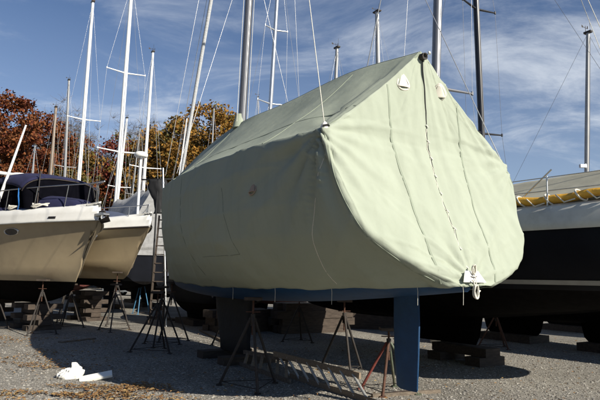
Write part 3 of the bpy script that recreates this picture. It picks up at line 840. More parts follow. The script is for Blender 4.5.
# deck edge, bulwark, cabin
rows = []
for i in range(37):
    r = i/36; r = 1-(1-r)**1.3
    b = 1.75*(.78+.22*math.sin(PI/2*r/.42)) if r < .42 else 1.75*max(.004, 1-((r-.42)/.58)**2.3)
    y = y0r+r*Lr; s = zsr(r)
    prof = [(b+.02, s-.02), (b+.035, s+.02), (b+.01, s+.10), (b-.03, s+.24), (b-.08, s+.34), (b-.16, s+.39), (b*.55, s+.40), (0, s+.43)]
    row = [(x, y, z) for x, z in prof]+[(-x, y, z) for x, z in prof[-2::-1]]
    rows.append([(max(-b-.04, min(b+.04, x)), y_, z) for x, y_, z in row])
m = MB(); m.grid(rows, 0, True); m.face(rows[0]); m.build('deck', M['gel_grey'], rb)
m = MB()
rows = []
for i in range(15):
    u = i/14; y = 1.6+u*6.4; w_ = 1.05*(1-.35*u*u); zt = 3.10
    if i in (0, 14): zt -= .25
    rows.append([(w_, y, 2.75), (w_*.95, y, zt-.08), (w_*.80, y, zt), (0, y, zt+.05), (-w_*.80, y, zt), (-w_*.95, y, zt-.08), (-w_, y, 2.75)])
m.grid(rows, 0, True); m.face(rows[0]); m.face(rows[-1]); m.build('cabin', M['gel_white'], rb)
# tent over the boom
rows = []
for i in range(31):
    u = i/30; y = -.9+u*7.6
    zt = 3.55-.06*u; e = .5+.5*math.sin(u*19)*.06
    wl = 1.25*(1-.25*u*u)
    row = []
    for j in range(-12, 13):
        a = abs(j)/12; z = lerp(zt, 3.0, a)-.05*math.sin(PI*a)+.012*nz(y*2.5, a*5*math.copysign(1, j), 3)-.03*abs(math.sin(u*PI*4))*a
        row.append((math.copysign(wl*a, j), y, z))
    rows.append(row)
m = MB(); m.grid(rows, 0, True); bt = m.build('boom_tent', M['tarp_beige'], rb); q_ = bt.modifiers.new('thickness', 'SOLIDIFY'); q_.thickness = .01
m = MB()
for yy in (1.2, 3.0, 4.8): m.tube([(-1.15,yy,2.98), (-.6,yy,3.2), (0,yy,3.50), (.6,yy,3.2), (1.15,yy,2.98)], .012, 6)
m.build('tent_hoop', M['wire_dark'], rb)
# rails
def rail_post(y, h=.62):
    r = (y-y0r)/Lr; b = 1.75*(.78+.22*math.sin(PI/2*r/.42)) if r < .42 else 1.75*max(.004, 1-((r-.42)/.58)**2.3)
    return b-.10, zsr(r)+.36
for sd in (-1, 1):
    prev = None
    for y in (-1.0, .1, 1.2, 2.5, 4.0, 5.5, 7.0, 8.5):
        x, z = rail_post(y); m = MB(); m.tube([(sd*x, y, z), (sd*(x-.02), y, z+.47)], .014, 8); m.build('stanchion', M['alu'], rb)
    for hh in (.45, .24):
        m = MB(); m.tube([(sd*(rail_post(y)[0]-.02), y, rail_post(y)[1]+hh) for y in rng(-1.1, 9.0, 24)], .008, 6); m.build('lifeline', M['wire'], rb)
m = MB()
x, z = rail_post(-1.1); m.tube([(-x+.02,-1.1,z+.64), (-x*.8,-1.2,z+.68), (0,-1.25,z+.7), (x*.8,-1.2,z+.68), (x-.02,-1.1,z+.64)], .016, 8)
m.tube([(-x,.9,z), (-x+.02,.1,z+.60)], .013, 8); m.build('stern_rail', M['steel'], rb)
m = MB(); m.box((-1.62,1.55,2.80),(.05,.16,.07)); m.build('fairlead', M['stand_dark'], rb)
m = MB(); m.tube([(-1.73,3.4,2.58),(-1.72,2.6,2.66),(-1.64,1.6,2.82)], .014, 6); m.build('deck_line', M['wire_dark'], rb)
# keel + rudder
m = MB(); fr = foil_rows([(1.0,2.5,5.3,.34),(.55,2.6,5.0,.30),(.36,2.7,4.8,.30)]); m.grid(fr, 0, True, closed=True); m.face(fr[-1]); m.build('keel', M['antifoul_dark'], rb)
head, tips, _ = rig(rb, 0, 3.85, 2.9, 17.5, .105, M['mast_dark'], lean=(.55,-.30), spreaders=((6.15,1.15),(10.3,1.0),(13.8,.8)), windex=True)
shrouds(rb, head, tips, (1.62,3.7,2.8), .0045)
m = MB(); m.tube([head, Vector((0,-1.1,2.9))], .006, 6); m.build('backstay', M['rope_white'], rb)
m = MB(); m.tube([head.lerp(Vector((0,7.6,3.05)), i/10) for i in range(11)], .014, 8); m.build('inner_forestay', M['wire'], rb)
m = MB(); m.tube([Vector((0,3.75,3.44)), Vector((0,-.8,3.46))], .05, 10); m.build('boom', M['alu'], rb)
m = MB(); m.tube([Vector((.0,-.7,3.5)), head+Vector((0,-.3,-.2))], .005, 6); m.build('topping_lift', M['rope_white'], rb)
p = O2+HY*3.6
blocks(Vector((p.x, p.y, 0))-HY*.6, YAW, 2, 'stack of dark timbers under the keel of the black hulled sailboat', (.75,.36,.17))
# yellow bundle on the port side deck, a thing lashed to the rail
yb = thing('yellow_bundle', 'long yellow padded roll lashed with white rope along the rail of the black hull', 'deck bundle', O2, YAW)
m = MB(); ypts = []
for i in range(41):
    u = i/40; y = -1.2+u*3.7; xx = -(rail_post(y)[0]-.10); ypts.append((Vector((xx, y, 2.93+.03*nz(u*9, 2)+.02*math.sin(u*12)+.0)), u))
rows = []
for c, u in ypts:
    e = math.sin(PI*min(1, max(0.02, u*1.0)))**.6*1.35 if (u < .2 or u > .8) else 1; e = min(1, e)
    rr = (.088+.014*nz(u*14, 7))*max(.05, e)
    rows.append([c+Vector((math.cos(2*PI*k/16)*rr*.95, 0, math.sin(2*PI*k/16)*rr*.78)) for k in range(16)])
m.grid(rows, 0, True, closed=True); m.face(rows[0][::-1]); m.face(rows[-1]); m.build('padded_roll', M['yellow'], yb)
for i in (4, 9, 14, 19, 24, 30, 36):
    c, u = ypts[i]; m = MB(); m.tube([c+Vector((math.cos(a)*.104, .02*math.sin(a*.5)+.06*math.sin(a), math.sin(a)*.088)) for a in rng(0, 2*PI, 20)], .014, 6)
    m.tube([c+Vector((-.10,.05,-.06)), c+Vector((-.14,.2,-.10)), c+Vector((-.13,.34,.03))], .011, 6); m.build('lashing', M['rope_white'], yb)
# cushion-like white fenders/ropes bundled at the bundle
for sy, dz, lb in ((7.4,0,'dark steel boat stand under the bow end of the black hull'),):
    p = O2+HX*-1.25+HY*sy
    boat_stand((p.x, p.y, 0), 1.12, .45, M['rust'] if sy < 4 else M['stand_dark'], lb, 3, sy, G)
p = gnd(506, 351); boat_stand((p.x, p.y+.6, 0), 1.0, .45, M['rust'], 'thin rusty stand standing just right of the keel timbers of the black hull', 3, .5, G)

# ------------------------------------------------------------------ other stored sailboats (real hulls, each with its own rig)
def sailboat(name, label, loc, yaw, L, beam, hull_m, mast_m, mast_top, mast_r=.08, lean=(0,0), my=None, spreaders=None, cover=None, windex=True, wr=.009, z0=.55, fb=1.45, keelz=.2, stays=True, deck_m=None, wire=None, furl=False, cover_h=.95):
    t = thing(name, label, 'sailboat', loc, yaw)
    my = my if my is not None else 0
    y0 = -L/2
    zs = lambda r: z0+.45+fb*(.92+.22*r*r); zk = lambda r: z0+.55*(abs(r-.45)/.55)**2
    kw = dict(L=L, y0=y0, beam=beam, zs=zs, zk=zk, n=20, k=6, rake=.8)
    hull_part('hull_bottom', M['antifoul_red'] if hull_m is M['gel_white'] else M['antifoul_dark'], t, lambda r: 0, lambda r: z0+.5, **kw)
    hull_part('topsides', hull_m, t, lambda r: z0+.5, zs, **kw)
    rows = []
    for i in range(21):
        r = i/20; r = 1-(1-r)**1.3
        b = beam/2*(.78+.22*math.sin(PI/2*r/.42)) if r < .42 else beam/2*max(.004, 1-((r-.42)/.58)**2.3)
        y = y0+r*L; s = zs(r)
        rows.append([(b, y, s), (b-.02 if b > .05 else b*.8, y, s+.06), (b*.5, y, s+.10), (0, y, s+.12), (-b*.5, y, s+.10), (-b+.02 if b > .05 else -b*.8, y, s+.06), (-b, y, s)])
    m = MB(); m.grid(rows, 0, True); m.face(rows[0]); m.build('deck', deck_m or M['gel_white'], t)
    zd = zs(.5)
    if cover is None:
        rows = []
        for i in range(9):
            u = i/8; y = y0+L*(.22+.45*u); ww = beam*.30*(1-.35*u*u); zt = zd+.5-.1*u-(.3 if i in (0, 8) else 0)
            rows.append([(ww, y, zd), (ww*.92, y, zt-.05), (0, y, zt+.04), (-ww*.92, y, zt-.05), (-ww, y, zd)])
        m = MB(); m.grid(rows, 0, True); m.face(rows[0]); m.face(rows[-1]); m.build('cabin', M['gel_white'], t)
    else:
        rows = []
        for i in range(25):
            u = i/24; y = y0+L*(.0+.96*u)
            b = beam/2*(.80+.22*math.sin(PI/2*u/.42)) if u < .42 else beam/2*max(.02, 1-((u-.42)/.58)**2.3)+.03
            zt = zd+cover_h*(1-.55*max(0, (u-.55)/.45))*(1-.03*math.cos(u*19))
            row = []
            for j in range(-8, 9):
                a = abs(j)/8; z = lerp(zt, zs(u)-.25, a**1.1)-.14*math.sin(PI*a)+.16*nz(y*1.3, j*.45, L)+.09*nz(y*3.3, j*.9, L)
                row.append((math.copysign((b+.06)*min(1, a*1.12), j), y, z))
            rows.append(row)
        m = MB(); m.grid(rows, 0, True); m.face(rows[0]); m.build('tarp_cover', cover, t)
    fr = foil_rows([(z0+.35,-.9,1.3,.26),(keelz+.1,-.7,1.1,.24),(keelz,-.6,1.0,.28)]); m = MB(); m.grid(fr, 0, True, closed=True); m.face(fr[-1]); m.build('keel', M['antifoul_dark'], t)
    m = MB(); m.box((0,.2,keelz/2), (.9,1.7,keelz-.006)); m.build('keel_block', M['timber_dark'], t)
    if mast_top:
        sp = spreaders if spreaders is not None else ((zd+(mast_top-zd)*.52, beam*.33),)
        head, tips, mo = rig(t, 0, my, zd-.2, mast_top, mast_r, mast_m, lean, sp, windex=windex, wire=wire)
        if stays:
            if tips: shrouds(t, head, tips, (beam/2*.92, my-.1, zd), wr, wire)
            m = MB(); m.tube([head, (0, y0+.15, zs(0)+.1)], wr, 5, cap=False); m.build('backstay', wire or M['wire'], t)
            m = MB(); m.tube([head, (0, y0+L-.1, zs(1)+.1)], wr if not furl else .045, 6, cap=False); m.build('forestay', M['sailcloth'] if furl else (wire or M['wire']), t)
    return t
def mast_spot(px, py, Y): p = at(px, py, Y); return p
def lean_for(pxb, pyb, pxt, pyt, Y, yaw):
    """horizontal offset of masthead for the observed tilt, in boat-local x"""
    a = at(pxb, pyb, Y); b = at(pxt, pyt, Y); return a, b
def masted(name, label, base_px, top_px, Y, L, beam, hull_m, mast_m, yaw=YAW, my=0, extra=1.0, top_z=None, **kw):
    a = at(*base_px, Y); b = at(*top_px, Y)
    # extend the visible line to deck height and to the masthead
    d = (b-a)/(b.z-a.z)
    zt = b.z if top_z is None else top_z
    foot = a+d*(2.6-a.z); head_ = a+d*(zt-a.z)
    v = head_-foot
    lx = v.x*math.cos(yaw)+v.y*math.sin(yaw); ly = -v.x*math.sin(yaw)+v.y*math.cos(yaw)
    loc = Vector((foot.x, foot.y, 0))-Vector((-math.sin(yaw)*my, math.cos(yaw)*my, 0))
    return sailboat(name, label, loc, yaw, L, beam, hull_m, mast_m, zt, lean=(lx, ly), my=my, **kw)
SB = 'sailboat'
masted(SB, 'sailboat under a silver tarp between the cream cruiser and the green cover, thick white mast', (117,190), (131,0), 27.5, 12, 3.0, M['hull_black'], M['mast_white'], my=-.0, top_z=17.5, mast_r=.115, spreaders=((8.0,1.15),(12.3,1.0)), cover=M['tarp_silver'], wr=.006, z0=.9, cover_h=2.6)
masted(SB, 'sailboat with tall white mast whose top is just inside the frame at upper left', (79,178), (93,2), 37, 9, 2.8, M['gel_white'], M['mast_white'], mast_r=.13, spreaders=((12.5,1.1),), wr=.0065)
masted(SB, 'sailboat with white mast ending well below the frame top, right of the thick white mast', (144,180), (153,52), 34, 9, 2.8, M['gel_white'], M['mast_white'], mast_r=.10, spreaders=((8.5,1.0),), wr=.0065)
masted(SB, 'sailboat with dull grey mast left of the tallest white masts, behind the navy canopy', (65,172), (69,80), 50, 9, 2.8, M['gel_grey'], M['mast_grey'], mast_r=.13, wr=.0065)
masted(SB, 'small sailboat with short wooden-brown mast rising behind the navy canopy', (51,170), (56,107), 45, 7, 2.3, M['gel_grey'], M['mast_wood'], mast_r=.13, wr=.0065)
masted(SB, 'small sailboat with thin pale mast at far left before the rust red tree', (33,168), (35,145), 33, 5.5, 2.0, M['gel_white'], M['mast_grey'], mast_r=.06, windex=False, wr=.0065)
masted(SB, 'sailboat with slim white mast just right of the thick white mast', (119,186), (127,118), 42, 8, 2.6, M['gel_white'], M['mast_white'], mast_r=.10, wr=.008, cover=M['tarp_white'])
masted(SB, 'sailboat with tall silver mast left of the cover ridge, running out of the frame', (270,110), (277,0), 24, 9.5, 3.0, M['gel_white'], M['alu'], top_z=17, mast_r=.10, spreaders=((9.6,.75),(13.2,.6)), wr=.0065)
masted(SB, 'sailboat whose short grey masthead pokes over the middle of the cover ridge', (336,76), (337,48), 27, 9, 2.9, M['gel_grey'], M['mast_grey'], mast_r=.11, wr=.0065)
masted(SB, 'sailboat whose grey mast rises over the cover ridge left of the peak', (378,62), (377,12), 31, 9, 2.9, M['gel_white'], M['mast_grey'], mast_r=.16, wr=.006)
masted(SB, 'sailboat with black mast standing right of the cover peak', (482,138), (476,0), 16.6, 10.5, 3.2, M['gel_grey'], M['mast_black'], my=1.0, top_z=15.5, mast_r=.10, spreaders=((6.3,.85),(10.5,.8)), wr=.005, wire=M['wire_dark'], z0=.6, fb=1.1)
masted(SB, 'sailboat at far right whose grey masthead stands clear against the sky', (586,175), (588,33), 19, 9, 3.0, M['hull_black'], M['mast_grey'], my=-.5, mast_r=.085, spreaders=(), wr=.005, z0=.6, fb=1.1, wire=M['wire_dark'])
masted(SB, 'sailboat with tiny masthead low above the cover roof, left of the silver mast', (258.5,116), (258,97), 46, 8, 2.6, M['gel_grey'], M['mast_grey'], mast_r=.06, wr=.0065)
masted(SB, 'sailboat with thin pale mast in front of the orange tree', (212,150), (214,108), 52, 9, 2.8, M['gel_white'], M['mast_grey'], mast_r=.09, wr=.0065)
masted(SB, 'sailboat with thin white pole mast before the crimson trees', (180,170), (187,118), 57, 9, 2.8, M['gel_white'], M['mast_white'], mast_r=.10, wr=.0065)
masted(SB, 'sailboat with a pale mast just left of the radar pole', (134,180), (140,128), 62, 8, 2.6, M['gel_white'], M['mast_grey'], mast_r=.10, wr=.0065)
# nav light / reflector on far right mast shown as grey box
lt = MB(); pp = at(583, 166, 18.9); lt.box(pp, (.22,.12,.12))
lt.tube([pp, at(587,163,18.98)], .015, 6); o = lt.build('radar_reflector', M['alu']); tag(o, 'small grey box fitted to the lower part of the far right mast', 'reflector')
# hull standing in the next bay on the right, its mast lowered
sailboat('sailboat', 'dark hulled sailboat without a mast in the next bay behind the black hull at right', O2+HX*4.6+HY*9.5*0+HY*2.0, YAW, 9.5, 3.0, M['hull_black'], None, 0, z0=.9, fb=.9)

def lf(lat, f): return HX*lat+HY*f  # next three dark hulls are added to close off lit ground behind
sailboat('sailboat', 'added low dark hull without a mast lying beyond the bow of the green covered sailboat', lf(9.3,20.4), YAW, 7.2, 2.2, M['hull_black'], None, 0, z0=.45, fb=1.2, cover=M['tarp_black'], cover_h=.5)
sailboat('sailboat', 'added dark hull without a mast beyond the black hulled sailboat, seen under the covered stern', lf(9.2,29.5), YAW, 8, 2.4, M['hull_black'], None, 0, z0=.4, fb=1.2, cover=M['tarp_navy'], cover_h=.5)
sailboat('sailboat', 'added small low dark hull right behind the bow stands of the green covered sailboat', lf(7.4,17.9), YAW, 5.2, 1.9, M['hull_black'], None, 0, z0=.3, fb=1.0, cover=M['tarp_black'], cover_h=.4)
def pile(loc, yaw, lab, seed, nx=5, nzz=4, L_=2.6):  # dark timber added to cover the lit ground seen under the hulls
    t = thing('added_timber_pile', lab, 'timber pile', loc, yaw, 'added piles hiding lit ground'); r = random.Random(seed)
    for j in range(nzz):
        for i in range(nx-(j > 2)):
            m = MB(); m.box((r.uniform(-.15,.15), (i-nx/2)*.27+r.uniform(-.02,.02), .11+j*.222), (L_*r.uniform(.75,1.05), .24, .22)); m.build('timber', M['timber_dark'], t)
pile(Vector((.2,17.6,0)), .5, 'added dark timber pile in the shade right of the keel of the green covered sailboat', 4)
pile(Vector((2.1,19.5,0)), -.2, 'added dark timber pile seen left of the blue rudder, farther back', 5, 6, 4, 3.2)
pile(Vector((-1.9,17.0,0)), .9, 'added low dark timber pile just behind the keel of the green covered sailboat', 6, 4, 3, 2.2)
# ------------------------------------------------------------------ cream motor cruiser on the left
YA = math.atan2(-.75*-1, 1)  # placeholder, set below
hd = Vector((.72,-.69,0)).normalized(); yawA = math.atan2(-hd.x, hd.y)
tipA = at(99.5, 221, 14.0); LA = 9.4
OA = Vector((tipA.x, tipA.y, 0))-hd*LA
ca = thing('motor_cruiser', 'cream motor cruiser at far left with navy canopy, bow rail and dark oval portholes', 'motorboat', OA, yawA)
def motor(t, L, beam, zs, zc, zk, hull_m, bottom_m, zw, n=30, deck=True, rimm=None, drop=.0):
    def half(r):
        if r < .45: b = beam/2*(.92+.08*math.sin(PI/2*r/.45))
        else: b = beam/2*max(.0, 1-((r-.45)/.55)**1.7)
        return b
    def chine(r):
        return half(min(1, r*1.0))*(.86-.42*max(0, (r-.35)/.65)**1.4)
    def section(r):
        b = half(r); c = chine(r); s = zs(r); z2 = zc(r); k = zk(r)
        # stem rake
        y = r*L; e = max(0, (r-.45)/.55)**2
        pts = []
        for u in [i/8 for i in range(9)]:                       # sheer to chine, flared
            z = lerp(s, z2, u); x = lerp(b, c, u**.8)+(-.06*math.sin(PI*u)*e)*beam/2
            pts.append((max(0, x), y-1.25*e*(s-z)/(s-k), z))
        for u in (.33, .66, 1):
            z = lerp(z2, k, u); pts.append((c*(1-u), y-1.25*e*(s-z)/(s-k), z))
        return pts
    rows_t, rows_b = [], []
    for i in range(n+1):
        r = i/n; r = 1-(1-r)**1.35
        pts = section(r)
        # split at waterline zw
        def cut(lo, hi):
            out = []
            for (a, b_) in zip(pts, pts[1:]):
                pass
            return out
        def atz(z):
            for a, b_ in zip(pts, pts[1:]):
                if a[2] >= z >= b_[2]:
                    u = (a[2]-z)/max(1e-6, a[2]-b_[2]); return tuple(lerp(a[q], b_[q], u) for q in range(3))
            return pts[-1] if z < pts[-1][2] else pts[0]
        s = pts[0][2]; k = pts[-1][2]; zz = max(zw, k+.001)
        top = [atz(lerp(s, zz, j/8)) for j in range(9)]; bot = [atz(lerp(zz, k, j/6)) for j in range(7)]
        rows_t.append([(x, y, z) for x, y, z in top]+[(-x, y, z) for x, y, z in top[::-1]])
        rows_b.append([(x, y, z) for x, y, z in bot]+[(-x, y, z) for x, y, z in bot[::-1]])
    m = MB(); n9 = 9
    m.grid([r[:9] for r in rows_t], 0, True); m.grid([r[9:] for r in rows_t], 0, True); m.face(rows_t[0]); m.build('hull', hull_m, t, weld=True)
    m = MB(); m.grid(rows_b, 0, True); m.face(rows_b[0]); m.build('hull_bottom', bottom_m, t, weld=True)
    # rub rail and rounded deck
    rows = []
    rr = []
    for i in range(n+1):
        r = i/n; r = 1-(1-r)**1.35; b = half(r); s = zs(r); y = r*L
        pr = [(b+.015, s-.03), (b+.04, s), (b+.015, s+.05), (b-.01, s+.20), (b-.06, s+.34), (b-.20, s+.41), (b*.5, s+.45), (0, s+.48)]
        row = [(max(0, x), y, z) for x, z in pr]; row = row+[(-x, y_, z) for x, y_, z in row[-2::-1]]
        rows.append([(x, y_+(.02 if r > .99 else 0), z) for x, y_, z in row]); rr.append((b, y, s))
    m = MB(); m.grid(rows, 0, True); m.face(rows[0]); m.build('deck', rimm or M['gel_white'], t, weld=True)
    return half
zsA = lambda r: 2.92+.13*r*r
half = motor(ca, LA, 3.7, zsA, lambda r: 1.45+.35*max(0, (r-.5)/.5)**2, lambda r: .75+.45*max(0, (r-.5)/.5)**2.2, M['gel_tan'], M['antifoul_dark'], 1.42)
def bandpts(half, zs, dz, off, r0, r1, n, L, sd):
    return [Vector((sd*(half(r)+off), r*L, zs(r)+dz)) for r in rng(r0, r1, n)]
m = MB()
for sd in (-1, 1): m.tube(bandpts(half, zsA, -.01, .03, 0, .995, 60, LA, sd), .028, 8)
m.build('rub_rail', M['gel_grey'], ca)
# thin sculpted line and registration-height groove along hull
def on_hull(rr, u, zs, zc, beam):  # rough point on flared side
    b = half(rr); c = b*(.86-.42*max(0, (rr-.35)/.65)**1.4); z = lerp(zs(rr), zc(rr), u); e = max(0, (rr-.45)/.55)**2
    return Vector((lerp(b, c, u**.8)-.06*math.sin(PI*u)*e*beam/2, rr*LA-1.25*e*(zs(rr)-z)/(zs(rr)-(.75+.45*max(0, (rr-.5)/.5)**2.2)), z))
zcA = lambda r: 1.45+.35*max(0, (r-.5)/.5)**2
def porthole(rr, u, sd, wd, hg):
    P0 = on_hull(rr, u, zsA, zcA, 3.3); P1 = on_hull(rr+.02, u, zsA, zcA, 3.3); P2 = on_hull(rr, u-.05, zsA, zcA, 3.3)
    a = (P1-P0).normalized(); b = (P2-P0); b = (b-a*b.dot(a)).normalized(); n = a.cross(b)
    if n.x < 0: n = -n
    def q(x, y, z): v = P0+a*x+b*y+n*z; return Vector((v.x*sd, v.y, v.z))
    m = MB(); K = 24
    ring = lambda k_, z: [q(math.cos(2*PI*i/K)*wd*k_, math.sin(2*PI*i/K)*hg*k_, z) for i in range(K)]
    m.grid([ring(1.12, -.01), ring(1.12, .018), ring(.95, .022), ring(.95, .008)], 0, True, closed=True); f = m.build('porthole', M['steel'], ca)
    m = MB(); m.face(ring(.97, .010)); m.build('pane', M['glass'], f)
for rr in (.63, .715): 
    for sd in (-1, 1): porthole(rr, .15, sd, .25, .10)
m = MB(); pr = bandpts(half, zsA, .10, .02, .83, .87, 4, LA, 1); 
for sd in (-1, 1):
    c = Vector((sd*(half(.865)+.0), .865*LA, zsA(.85)+.10)); a = Vector((sd*(half(.88)-half(.85)), .03*LA, 0)).normalized()
    m2 = MB(); m2.tube([c-a*.11, c+a*.11], .035, 8); m2.build('hawsehole', M['glass'], ca)
# bow rail
def railpt(r, sd, h): return Vector((sd*max(0, half(r)-.16), r*LA-.04, zsA(r)+.38+h))
for sd in (-1, 1):
    m = MB(); pts = [railpt(r, sd, .62-.05*(1-r)) for r in rng(.30, .955, 26)]
    pts = [railpt(.27, sd, .0)]+pts+[Vector((0, LA+.12, zsA(1)+.38+.62))]
    m.tube(pts, .0175, 8); m.build('bow_rail', M['steel'], ca)
    for r in (.42, .56, .68, .79, .89, .955):
        m = MB(); m.tube([railpt(r-.008, sd, -.02), railpt(r, sd, .60)], .0145, 8); m.build('stanchion', M['steel'], ca)
# anchor roller and anchor
m = MB(); m.box((0, LA+.10, zsA(1)+.12), (.17,.50,.06)); m.tube([(-.08,LA+.32,zsA(1)+.10),(.08,LA+.32,zsA(1)+.10)], .045, 10); m.build('anchor_roller', M['steel'], ca)
m = MB(); m.tube([(0,LA-.15,zsA(1)+.22),(0,LA+.25,zsA(1)+.19),(0,LA+.38,zsA(1)+.02)], .022, 8)
m.face([(-.15,LA+.30,zsA(1)-.06),(0,LA+.46,zsA(1)+.06),(.15,LA+.30,zsA(1)-.06),(0,LA+.12,zsA(1)-.12)]); m.face([(-.15,LA+.30,zsA(1)-.05),(0,LA+.12,zsA(1)-.11),(.15,LA+.30,zsA(1)-.05),(0,LA+.46,zsA(1)+.07)])
m.build('anchor', M['stand_dark'], ca)
# navy foredeck cover over cabin trunk and windscreen
rows = []
for i in range(25):
    u = i/24; y = LA*(.54+.38*u); ww = (half(y/LA)-.16)*(1-.04*u)
    hh = .10+.62*(1-u)**.55; zt = 3.36
    row = []
    for j in range(-12, 13):
        a = abs(j)/12; row.append((math.copysign(ww*a, j), y, zt+hh*(1-a**4.5)+.012*nz(y*3, j*.8)-.02*(a > .99)))
    rows.append(row)
m = MB(); m.grid(rows, 0, True); m.face(rows[0]); m.face(rows[-1]); m.build('foredeck_cover', M['navy'], ca)
# enclosure: bimini top with dark vinyl sides
Y0C, Y1C = LA*.40, LA*.76
def topz(u, a): return 4.68-.30*max(0, (u-.55)/.45)**1.8-.10*(1-u)-.42*(1-math.cos(a*PI/2))**1.2
def topx(u, a): return (1.55-.42*u)*math.sin(a*PI/2)**.85
rows = []
for i in range(21):
    u = i/20; y = lerp(Y0C, Y1C, u)
    rows.append([(math.copysign(topx(u, abs(j)/12), j), y-.25*(abs(j)/12)**2*u, topz(u, abs(j)/12)+.012*nz(y*2, j*.4)) for j in range(-12, 13)])
m = MB(); m.grid(rows, 0, True); bm_ = m.build('canopy_top', M['navy'], ca); md = bm_.modifiers.new('thickness', 'SOLIDIFY'); md.thickness = .04
m = MB()
for sd in (-1, 1): m.grid([[(sd*topx(u, 1)*.98, lerp(Y0C, Y1C, u)-.25*u, topz(u, 1)-.01) for u in rng(0, 1, 20)], [(sd*(half(lerp(Y0C, Y1C, u)/LA)-.2), lerp(Y0C, Y1C, u)-.1*u, 3.3) for u in rng(0, 1, 20)]], 0, False)
fr_ = [(sd*topx(1, abs(sd))*.99 if False else math.copysign(topx(1, abs(sd))*.98, sd), Y1C-.25*sd*sd-.03, topz(1, abs(sd))-.02) for sd in rng(-1, 1, 24)]
m.grid([fr_, [(x*1.0, y+.28, 3.4) for x, y, z in fr_]], 0, True)
bk_ = [(math.copysign(topx(0, abs(sd))*.98, sd), Y0C+.03, topz(0, abs(sd))-.02) for sd in rng(-1, 1, 24)]
m.grid([bk_, [(x, y, 3.3) for x, y, z in bk_]], 0, True)
m.build('canopy_curtain', M['navy_dark'], ca)
m = MB()
for sx_ in (-.75, .75): m.tube([(sx_, Y1C+.0, 4.5), (sx_*1.15, Y1C+.27, 3.5)], .016, 6)
m.tube([(x, y+.03, z-.03) for x, y, z in fr_], .02, 6)
m.build('canopy_frame', M['stand_dark'], ca)
m = MB(); m.tube([(-1.8, LA*.36, 3.1), (-1.78, LA*.39, 4.5), (-1.3, LA*.40, 4.86), (1.3, LA*.40, 4.86), (1.78, LA*.39, 4.5), (1.8, LA*.36, 3.1)], .06, 10); m.build('radar_arch', M['gel_white'], ca)
m = MB(); m.lathe((.35, LA*.46, 4.62), [(.30,0),(.34,.06),(.32,.15),(.2,.21),(.02,.23)], 20); m.build('radar_dome', M['white_plastic'], ca)
# whip antenna laid over to the right
a_ = at(4, 186, 15.5); b_ = at(26, 125, 15.5)
Rm = Matrix.Rotation(-yawA, 3, 'Z'); la = Rm @ (a_-OA); lb = Rm @ (b_-OA)
m = MB(); m.tube([la-(lb-la)*.25, la, lb], [.05,.045,.028], 8); m.build('outrigger_pole', M['mast_white'], ca)
# ropes on the foredeck
rp = thing('blue_rope', 'blue rope hanging from the bow rail of the cream cruiser', 'rope', (0,0,0))
tp = OA+Matrix.Rotation(yawA, 3, 'Z') @ railpt(.72, 1, .60)
m = MB(); m.tube([tp+Vector((0,0,.03)), tp+Vector((.02,-.03,-.2)), tp+Vector((.06,-.02,-.45)), tp+Vector((.02,0,-.6)), tp+Vector((.16,-.02,-.66)), tp+Vector((.25,.02,-.63))], .022, 6); m.build('rope_line', M['rope_blue'], rp)
for q_, (px_, s_) in enumerate(((.80, .16), (.705, .13))):
    c = OA+Matrix.Rotation(yawA, 3, 'Z') @ (railpt(px_, 1, .10)+Vector((-.06,0,0)))
    pts = [c+Vector((math.cos(i*.5)*s_*(1+.5*nz(i*.3, q_))*1.6, math.sin(i*.5)*s_*.6, .05*math.sin(i*.9)+.06*nz(i*.2))) for i in range(46)]
    m = MB(); m.tube(pts, .018, 6); o = m.build('mooring_line', M['rope_white']); tag(o, ('white mooring line heaped near the anchor on the cruiser foredeck', 'smaller white mooring line coil beside the blue rope on the cruiser')[q_], 'rope')
# supports
def stand_rel(org, yaw, x, y, h, mat, lab, base=.45, rz=0):
    p = org+Matrix.Rotation(yaw, 3, 'Z') @ Vector((x, y, 0)); boat_stand((p.x, p.y, 0), h, base, mat, lab, 3, rz, G)
stand_rel(OA, yawA, 1.0, 5.2, 1.30, M['stand_dark'], 'dark stand under the near side of the cream cruiser, left of its keel blocks')
stand_rel(OA, yawA, -.9, 6.0, 1.32, M['stand_dark'], 'dark stand under the far side of the cream cruiser bow')
stand_rel(OA, yawA, .55, 7.5, 1.45, M['stand_dark'], 'dark stand under the forefoot of the cream cruiser')
p = OA+Matrix.Rotation(yawA, 3, 'Z') @ Vector((0, 5.8, 0)); blocks(Vector((p.x, p.y, 0)), yawA, 5, 'tall crib of timber blocks under the cream cruiser', (1.0,.32,.15))
p = OA+Matrix.Rotation(yawA, 3, 'Z') @ Vector((0, 1.8, 0)); blocks(Vector((p.x, p.y, 0)), yawA, 5, 'timber crib under the stern of the cream cruiser', (1.0,.32,.15))

